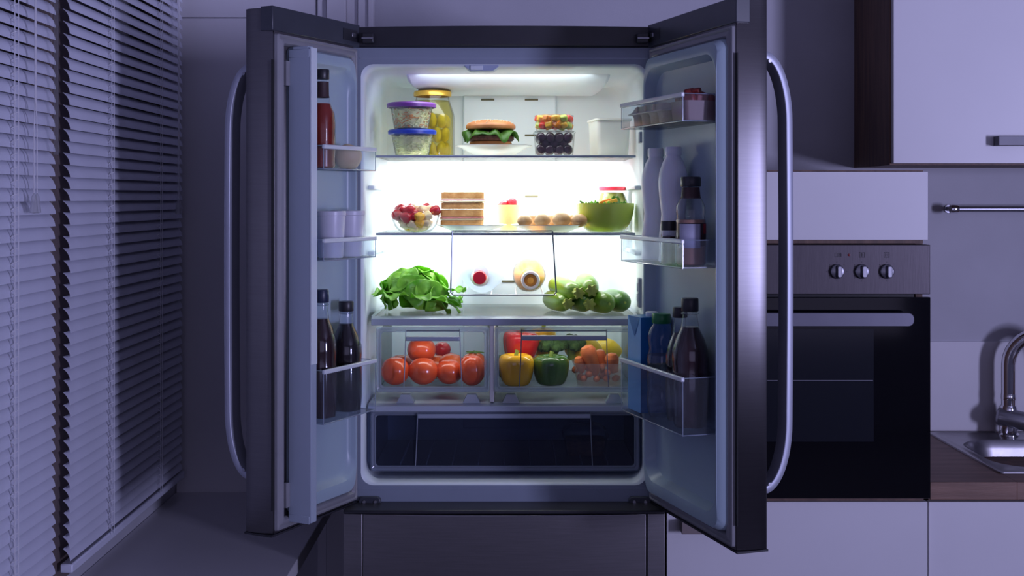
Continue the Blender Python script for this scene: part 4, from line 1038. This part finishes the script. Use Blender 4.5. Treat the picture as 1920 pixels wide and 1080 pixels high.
# ---- right crisper
def pepper(px, py, Y, r, h, label, m, lob=4, rot=(0, 0, 0), ph=.5, onfloor=True, stem=True):
    x = (px - 960) / sc(Y); z = dzf if onfloor else at(0, py, Y).z
    t = thing('bell_pepper', (x, Y, z), label, 'bell pepper'); t.rotation_euler = rot
    pr = [(.25, .02), (.50, 0), (.70, .04), (.84, .18), (.94, .45), (1.0, .70), (.97, .86), (.82, .97), (.60, 1.0), (.38, .97), (.22, .90), (.05, .88)]
    MB().lathe([(r * a, h * b) for a, b in pr], 48, (0, 0, 0), 'z', lambda a, z: 1 + .065 * (abs(cos(lob / 2 * a + ph)) ** .8 * 2 - 1.2)).build('pepper_body', m, t, sub=1)
    if stem: MB().tube([(0, 0, h * .86), (0, 0, h * 1.0), (.003, .001, h * 1.12)], [.006, .0045, .005], 8).build('stem', STEM, t)
    return t
pepper(968, 0, .140, 34 / sc(.14), .0735, 'yellow bell pepper at the front left of the right crisper', PEPY, ph=1.2)
pepper(1033, 0, .145, 33.5 / sc(.145), .0705, 'green bell pepper in the middle front of the right crisper', PEPG, ph=.2)
rp = pepper(974, 640, .225, 34 / sc(.225), .070, 'red bell pepper with a green stem, at the back left of the right crisper', PEPR, ph=.9); rp.location.z = dzf + .048; rp.rotation_euler = (.0, .08, 0)
for o_ in rp.children:
    if o_.name.startswith('stem'):
        o_['label'] = 'green stem'
gp = pepper(954, 700, .205, .030, .056, 'green bell pepper wedged behind the yellow one', PEPG, ph=.6, stem=False); gp.location.z = dzf + .006; gp.location.y = .212
yp = pepper(1018, 0, .285, .032, .068, 'yellow bell pepper behind the broccoli', PEPY); yp.location.z = dzf + .050
for i, (px, py, r_, lab) in enumerate(((1094, 656, 30, 'lemon at the back behind the carrots'), (1136, 658, 26, 'lemon at the back right above the carrot tub'))):
    Y = .285 + .075 * i; p = at(px, py, Y); r0 = r_ / sc(Y)
    t = thing('lemon', p, lab, 'lemon')
    MB().lathe([(.1, -1.25), (.22, -1.15), (.5, -.95), (.9, -.5), (1, 0), (.9, .5), (.5, .95), (.22, 1.15), (.05, 1.25)][::1] and [(r0 * a * .95, r0 * b) for a, b in ((.08, -1.2), (.22, -1.12), (.55, -.9), (.9, -.5), (1, 0), (.9, .5), (.55, .9), (.22, 1.12), (.08, 1.2))], 24, (0, 0, 0), 'x').build('lemon_body', mat('lemon_skin', (.80, .52, .02), .35, var=.05, bump=.3, bscale=300), t, sub=1)
# broccoli
def broccoli(px, py, Y, label, seed, w=.045):
    p = at(px, py, Y); t = thing('broccoli', p, label, 'broccoli'); q = random.Random(seed)
    st_ = MB().tube([(0, 0, -.035), (0, 0, 0)], [.010, .013], 10)
    for i in range(7): a = 2 * PI * i / 7; st_.tube([(0, 0, -.012), (.6 * w * cos(a), .5 * w * sin(a), .004)], [.006, .004], 6)
    st_.build('stalk', STEM, t)
    fl_ = MB()
    for i in range(26):
        a = i * 2.4; d = math.sqrt(i / 26) * w; r = q.uniform(.010, .0145)
        cpt = Vector((d * cos(a), d * sin(a) * .85, .016 * (1 - (d / w) ** 2)))
        fl_.sph(cpt, r, r, r * .9, 12, 8, lambda v: tuple(cpt + (v - cpt) * (1 + .28 * noise.noise(v * 330))))
    fl_.build('florets', BROC, t); return t
broccoli(1037, 652, .235, 'left dark green broccoli head behind the green pepper', 3, .030)
broccoli(1072, 648, .262, 'right dark green broccoli head, beside the carrots', 8, .032)
# carrot tub
Yc2 = .165; s_ = sc(Yc2); ctx = (1122 - 960) / s_
ct = thing('carrot_tub', (ctx, Yc2, dzf), 'milky oval plastic tub of carrots at the right of the right crisper', 'container')
ctH = at(0, 677, Yc2).z - dzf; W2 = 47 / s_
L = [xy(rrect(-W2 * .82, W2 * .82, -.035, .035, .022), 0), xy(rrect(-W2 * .84, W2 * .84, -.037, .037, .024), .002), xy(rrect(-W2, W2, -.046, .046, .028), ctH - .002), xy(rrect(-W2 - .003, W2 + .003, -.049, .049, .03), ctH - .0015), xy(rrect(-W2 - .003, W2 + .003, -.049, .049, .03), ctH)]
MB().loops(L, True, False).build('tub_body', clear('carrot_tub_plastic', (.92, .90, .88), .30, (.75, .68, .66), .8, .15), ct)
def carrot(p0, p1, r, label, grp=None, m=CARR):
    p0, p1 = Vector(p0), Vector(p1); L_ = (p1 - p0).length
    o = MB().lathe([(r * .25, 0), (r * .75, .003), (r, .012), (r * 1.0, L_ * .3), (r * .8, L_ * .7), (r * .5, L_ * .93), (r * .15, L_)], 16, fn=lambda a, h: 1 + .04 * sin(h * 300 + 2 * a)).build('carrot', m)
    o.location = p0; o.rotation_euler = (p1 - p0).to_track_quat('Z', 'Y').to_euler(); return tag(o, label, 'carrot', grp)
def C3(px, py, Y): return at(px, py, Y)
carrot(C3(1099, 648, .150), C3(1118, 705, .155), .0185, 'thick orange carrot standing up out of the tub, at its left')
carrot(C3(1084, 668, .150), C3(1092, 700, .155), .0125, 'carrot leaning at the left rim of the tub')
carrot(C3(1124, 655, .185), C3(1128, 700, .185), .0145, 'brownish carrot standing in the middle of the tub')
carrot(C3(1146, 662, .150), C3(1150, 700, .155), .0165, 'carrot standing at the right rim of the tub')
q = random.Random(6); mini = None
for px, py, Y in ((1094, 711, .140), (1106, 703, .138), (1118, 712, .140), (1135, 711, .145), (1150, 711, .150), (1140, 700, .140), (1128, 690, .150), (1080, 695, .165), (1100, 690, .17), (1155, 695, .165), (1085, 709, .165), (1110, 700, .18), (1130, 706, .19), (1150, 690, .185)):
    p = at(px, py, Y); a_ = q.uniform(-.5, .5)
    if mini is None:
        mini = carrot(p, p + Vector((.004, .026, .002)), .0082, 'small round carrot end inside the milky tub', 'small carrots in the tub'); continue
    o = dup(mini, loc=p); e = o.rotation_euler.copy(); e.z += a_; o.rotation_euler = e
# ---- bottom drawer leftover tub
zb_ = at(0, 883, YD).z + .0085
Yx = .24; p = at(1097, 0, Yx)
lt_ = thing('leftover_tub', (p.x, Yx, zb_), 'clear clamshell tub of brown leftovers in the dark bottom drawer', 'container')
MB().loops([xy(rrect(-.045, .045, -.04, .04, .014), 0), xy(rrect(-.052, .052, -.047, .047, .016), .045), xy(rrect(-.056, .056, -.050, .050, .016), .046)], True, False).build('tub_body', TUBC, lt_)
MB().loops([xy(rrect(-.042, .042, -.037, .037, .012), .002), xy(rrect(-.047, .047, -.042, .042, .014), .036)]).build('leftovers', MINCE, lt_)
MB().loops([xy(rrect(-.056, .056, -.050, .050, .016), .047), xy(rrect(-.050, .050, -.044, .044, .016), .060), xy(rrect(-.030, .030, -.028, .028, .012), .072)], False, True).build('lid', TUBC, lt_)

# ================================================================== BOTTLES IN THE DOORS
def bottle(D, x, b, z, prof, label, glass, name='bottle', fill=None, fillm=None, n=28, lobes=0):
    p = dpt(D, x, b, z); t = thing(name, p, label, 'bottle'); 
    fn = (lambda a, h: 1 + (.06 * cos(5 * a) if h < .022 and h > .0005 else 0)) if lobes else None
    MB().lathe(prof, n if not lobes else 40, fn=fn, cap=False).build('bottle_body', glass, t)
    if fill is not None:
        f_ = [(max(.002, r - .0012), h + (.0012 if h < .003 else 0)) for r, h in prof if h < fill]
        # interpolate radius at fill height
        for (r0, h0), (r1, h1) in zip(prof, prof[1:]):
            if h0 < fill <= h1: rf = r0 + (r1 - r0) * (fill - h0) / (h1 - h0)
        f_ += [(rf - .0012, fill), (.002, fill)]
        MB().lathe(f_, 28, fn=fn).build('liquid', fillm, t)
    return t
def capm(t, r, z0, z1, m, ridges=False):
    MB().lathe([(r * .96, z0), (r, z0 + .001), (r, z1 - .002), (r * .93, z1), (.001, z1)], 40, fn=(lambda a, h: 1 + .02 * cos(20 * a))).build('cap', m, t)
def neckring(t, r, z):
    MB().lathe([(r, z), (r + .0025, z + .001), (r + .0025, z + .003), (r, z + .004)], 24).build('neck_ring', PET, t)
# left door, top bin: sauce bottle + pale roll
zb1 = 1.5847
H = 1.789 - zb1
t = bottle(dl, .1915, .037, zb1, [(.002, .001), (.024, 0), (.027, .004), (.027, H * .46), (.025, H * .56), (.0165, H * .66), (.0135, H * .74), (.0125, H * .90)], 'red ketchup-coloured sauce bottle with black cap in the top left door bin', GLASS, 'sauce_bottle', H * .655, SAUCER)
capm(t, .0142, H * .90, H, BLACK); MB().lathe([(.0150, H * .715), (.0138, H * .74), (.0134, H * .875), (.0130, H * .875)], 24, cap=False).build('neck_label', LBLD, t)
p = dpt(dl, .098, .037, zb1); o = MB().sph((0, 0, .026), .031, .029, .0275, 22, 14, lambda v: (v.x * (1 + .05 * noise.noise(v * 40)), v.y * (1 + .05 * noise.noise(v * 40)), max(.0002, v.z * (1 + .05 * noise.noise(v * 50 + Vector((3, 1, 2))))))).build('round_loaf', CHZ)
o.location = p; tag(o, 'pale round bread loaf in the top bin of the left door', 'bread')
# middle bin: two white tubs
zb2 = 1.3992
def cup(x, label):
    t = thing('yoghurt_tub', dpt(dl, x, .038, zb2), label, 'tub')
    H = 1.4965 - zb2
    MB().lathe([(.002, .0005), (.025, 0), (.0262, .003), (.0305, H - .010), (.0318, H - .009), (.0322, H - .001), (.0312, H), (.0295, H - .001), (.0285, H - .012), (.002, H - .013)], 36, cap=False).build('tub_body', TUBW, t)
cup(.163, 'white plastic tub nearest the door edge in the middle left bin'); cup(.091, 'white plastic tub nearer the hinge in the middle left bin')
# lower bin: two dark bottles
zb3 = 1.0692
H = 1.335 - zb3
cola = lambda R_, H: [(.002, .006), (R_ * .35, .004), (R_ * .62, 0), (R_ * .86, .004), (R_ * .98, .022), (R_, .035), (R_, H * .40), (R_ * .96, H * .45), (R_, H * .52), (R_ * .97, H * .60), (R_ * .78, H * .69), (R_ * .50, H * .77), (R_ * .40, H * .86), (R_ * .38, H * .93)]
t = bottle(dl, .196, .038, zb3, cola(.0315, H), 'dark drink bottle with a navy cap in the lower left door bin', PET, 'drink_bottle', H * .775, COLAR, lobes=1)
capm(t, .0150, H * .90, H, NAVY); neckring(t, .0125, H * .875)
H2 = 1.304 - zb3
t = bottle(dl, .105, .038, zb3, cola(.0335, H2), 'full dark cola bottle with a black cap in the lower left door bin', PET, 'drink_bottle', H2 * .80, COLA, lobes=1)
capm(t, .0155, H2 * .91, H2, BLACK); neckring(t, .0132, H2 * .885)
# right door, top bin
zr1 = 1.6742
def dbox(D, mb, name, m, x, b, z, label=None, cat=None, parent=None, **k):
    o = mb.build(name, m, parent, **k); o.location = dpt(D, x, b, z); o.rotation_euler = (0, 0, D.ang)
    return tag(o, label, cat) if label else o
eg = thing('egg_carton', dpt(dr, .175, .050, zr1), 'grey pulp egg carton lying along the top bin of the right door', 'egg carton', rz=dr.ang)
m_ = MB()
for i in range(4):
    for j in range(2):
        m_.lathe([(.012, 0), (.0145, .001), (.0165, .018), (.0205, .024)], 14, (-.063 + i * .042, -.0175 + j * .035, 0))
m_.build('cup_tray', PULP, eg)
MB().loops([xy(rrect(-.090, .090, -.040, .038, .008), .0240), xy(rrect(-.090, .090, -.040, .038, .008), .0265), xy(rrect(-.084, .084, -.034, .034, .012), .030), xy(rrect(-.078, .078, -.028, .028, .012), .041)]).build('carton_lid', mat('clear_grey_lid', (.50, .46, .46), .4, var=.1), eg, bevel=.002)
for i in range(3): MB().box(-.0385 + i * .042 - .0035, -.0385 + i * .042 + .0035, -.0395, -.034, .027, .040).build('lid_rib', PULP, eg, bevel=.002)
bt_ = thing('deli_tub', dpt(dr, .322, .043, zr1), 'brown tub heaped with dark red chunks, near end of the top right door bin', 'container', rz=dr.ang)
MB().loops([xy(rrect(-.033, .033, -.037, .034, .008), 0), xy(rrect(-.036, .036, -.040, .037, .008), .038), xy(rrect(-.0345, .0345, -.0385, .0355, .008), .038), xy(rrect(-.032, .032, -.036, .033, .008), .003)]).build('tub_body', TUBB, bt_)
q = random.Random(3); ck = None
for i, (x, y, z, s0) in enumerate(((.02, -.022, .042, 1), (.018, .0, .043, 1.1), (.02, .022, .040, .9), (.0, -.012, .050, 1.1), (.0, .012, .047, 1), (.012, -.004, .056, .75), (-.02, -.02, .041, 1), (-.02, .018, .041, 1), (-.016, 0, .048, 1))):
    pp = Matrix.Rotation(dr.ang, 4, 'Z') @ Vector((x, y, z)); loc = dpt(dr, .322, .043, zr1) + pp
    if ck is None:
        ck = tag(MB().box(-.012, .012, -.011, .011, -.010, .010).build('meat_chunk', CHUNK, bevel=.005), 'dark red chunk heaped in the brown tub', 'meat', 'red chunks in the brown tub'); o = ck
    else: o = dup(ck)
    o.location = loc; o.scale = (s0,) * 3; o.rotation_euler = (q.uniform(-.4, .4), q.uniform(-.4, .4), q.uniform(0, 3))
# middle bin
zr2 = 1.3912
H = 1.6285 - zr2; Rm = .0305
mlk = [(.002, .001), (Rm * .9, 0), (Rm, .004), (Rm * .93, .02), (Rm * .98, .05), (Rm * .84, .085), (Rm * .80, .10), (Rm * .92, .13), (Rm * .99, .155), (Rm, .168), (Rm * .93, .186), (Rm * .72, .205), (Rm * .50, .217), (Rm * .47, .224)]
MK = mat('milky_bottle', (.82, .85, .92), .3, sss=.3)
for x, b_, lab in ((.117, .037, 'white waisted milk bottle, the one nearer the hinge, in the right door'), (.205, .037, 'white waisted milk bottle beside the sauce bottle in the right door')):
    t = bottle(dr, x, b_, zr2, mlk, lab, MK, 'milk_bottle'); capm(t, .0165, .220, H, MK)
H = 1.478 - zr2
t = thing('small_jar', dpt(dr, .2585, .072, zr2), 'small dark jar with a black lid between milk and sauce bottles', 'jar')
MB().lathe([(.002, .001), (.014, 0), (.0152, .003), (.0152, .058), (.0130, .066), (.0125, .070)], 24, cap=False).build('glass', GLASS, t)
MB().lathe([(.0140, .002), (.0140, .056), (.002, .058)], 20).build('contents', COLAR, t)
MB().lathe([(.0150, .068), (.0152, .069), (.0152, H - .001), (.014, H), (.001, H)], 28).build('lid', BLACK, t)
H = 1.5655 - zr2
t = bottle(dr, .306, .046, zr2, [(.002, .001), (.0265, 0), (.0292, .004), (.0292, H * .50), (.0275, H * .545), (.029, H * .60), (.0285, H * .66), (.0225, H * .74), (.0185, H * .78), (.0160, H * .90)], 'sauce bottle with black cap and blank pale label in the right door', GLASS, 'sauce_bottle', H * .515, SAUCEB)
capm(t, .0195, H * .89, H, BLACK); MB().lathe([(.0202, H * .755), (.0190, H * .78), (.0172, H * .88), (.0165, H * .88)], 24, cap=False).build('neck_label', LBLD, t)
def arc_label(t, r, a0, a1, z0, z1, m, name):
    n = 12; L = [[(rr * cos(a), rr * sin(a), z) for a in [a0 + (a1 - a0) * i / n for i in range(n + 1)]] for rr, z in ((r, z0), (r, z1))]
    v = L[0] + L[1]; f = [(i, i + 1, n + 2 + i, n + 1 + i) for i in range(n)]
    o = MB().add(v, f).build(name, m, t); s = o.modifiers.new('t', 'SOLIDIFY'); s.thickness = .0004; return o
arc_label(t, .0296, math.radians(205), math.radians(350), H * .22, H * .48, LBLD, 'label_band')
arc_label(t, .0301, math.radians(215), math.radians(300), H * .20, H * .47, LBLW, 'blank_label')['label'] = 'blank pale label'
arc_label(t, .0301, math.radians(318), math.radians(345), H * .36, H * .47, LBLR, 'label_stripe')
# lower bin
zr3 = 1.0702
cl = thing('milk_carton', dpt(dr, .092, .040, zr3), 'tall blue drink carton with a white cap in the lower right door bin', 'carton', rz=dr.ang)
H = 1.272 - zr3
MB().box(-.034, .034, -.035, .035, 0, H).build('carton_body', CARTB, cl, bevel=.001)
MB().box(-.0342, .0342, -.0356, -.0350, .001, H - .001).build('lit_side_face', CARTL, cl)  # side towards the fridge, its light painted as a paler blue
MB().add([(-.032, -.0362, H), (.030, -.0362, H), (.004, -.0372, H - .042)], [(0, 1, 2)]).build('folded_flap', CARTB, cl)
MB().lathe([(.013, H), (.0135, H + .001), (.0135, H + .009), (.012, H + .010), (.001, H + .010)], 24, (.012, 0, 0)).build('cap', MILKY, cl)
MB().box(.0339, .0344, -.02, .033, .085, .105).build('print_band', mat('carton_print_green', (.10, .16, .05), .5), cl)
H = 1.2835 - zr3
t = bottle(dr, .166, .046, zr3, [(.002, .006), (.012, .003), (.022, 0), (.028, .006), (.0300, .022), (.0300, .050), (.0285, .056), (.0300, .062), (.0300, .120), (.0285, .130), (.0255, .140), (.0275, .152), (.0290, .165), (.0260, .180), (.018, .191), (.0165, .198)], 'clear water bottle with a green cap in the lower right door bin', PET, 'water_bottle', .128, clear('water', (.80, .84, .90), .12, (.5, .55, .65), .5), lobes=1)
capm(t, .0195, H - .020, H, GREENC)
H = 1.326 - zr3
t = bottle(dr, .300, .045, zr3, cola(.0365, H), 'large dark red cola bottle at the front of the lower right door bin', PET, 'drink_bottle', H * .78, COLAR, lobes=1)
capm(t, .0168, H * .90, H, BLACK); neckring(t, .0148, H * .875)
H = 1.302 - zr3
t = bottle(dr, .231, .034, zr3, cola(.030, H), 'dark cola bottle half hidden behind the front cola bottle', PET, 'drink_bottle', H * .78, COLA, lobes=1)
capm(t, .0148, H * .91, H, BLACK)
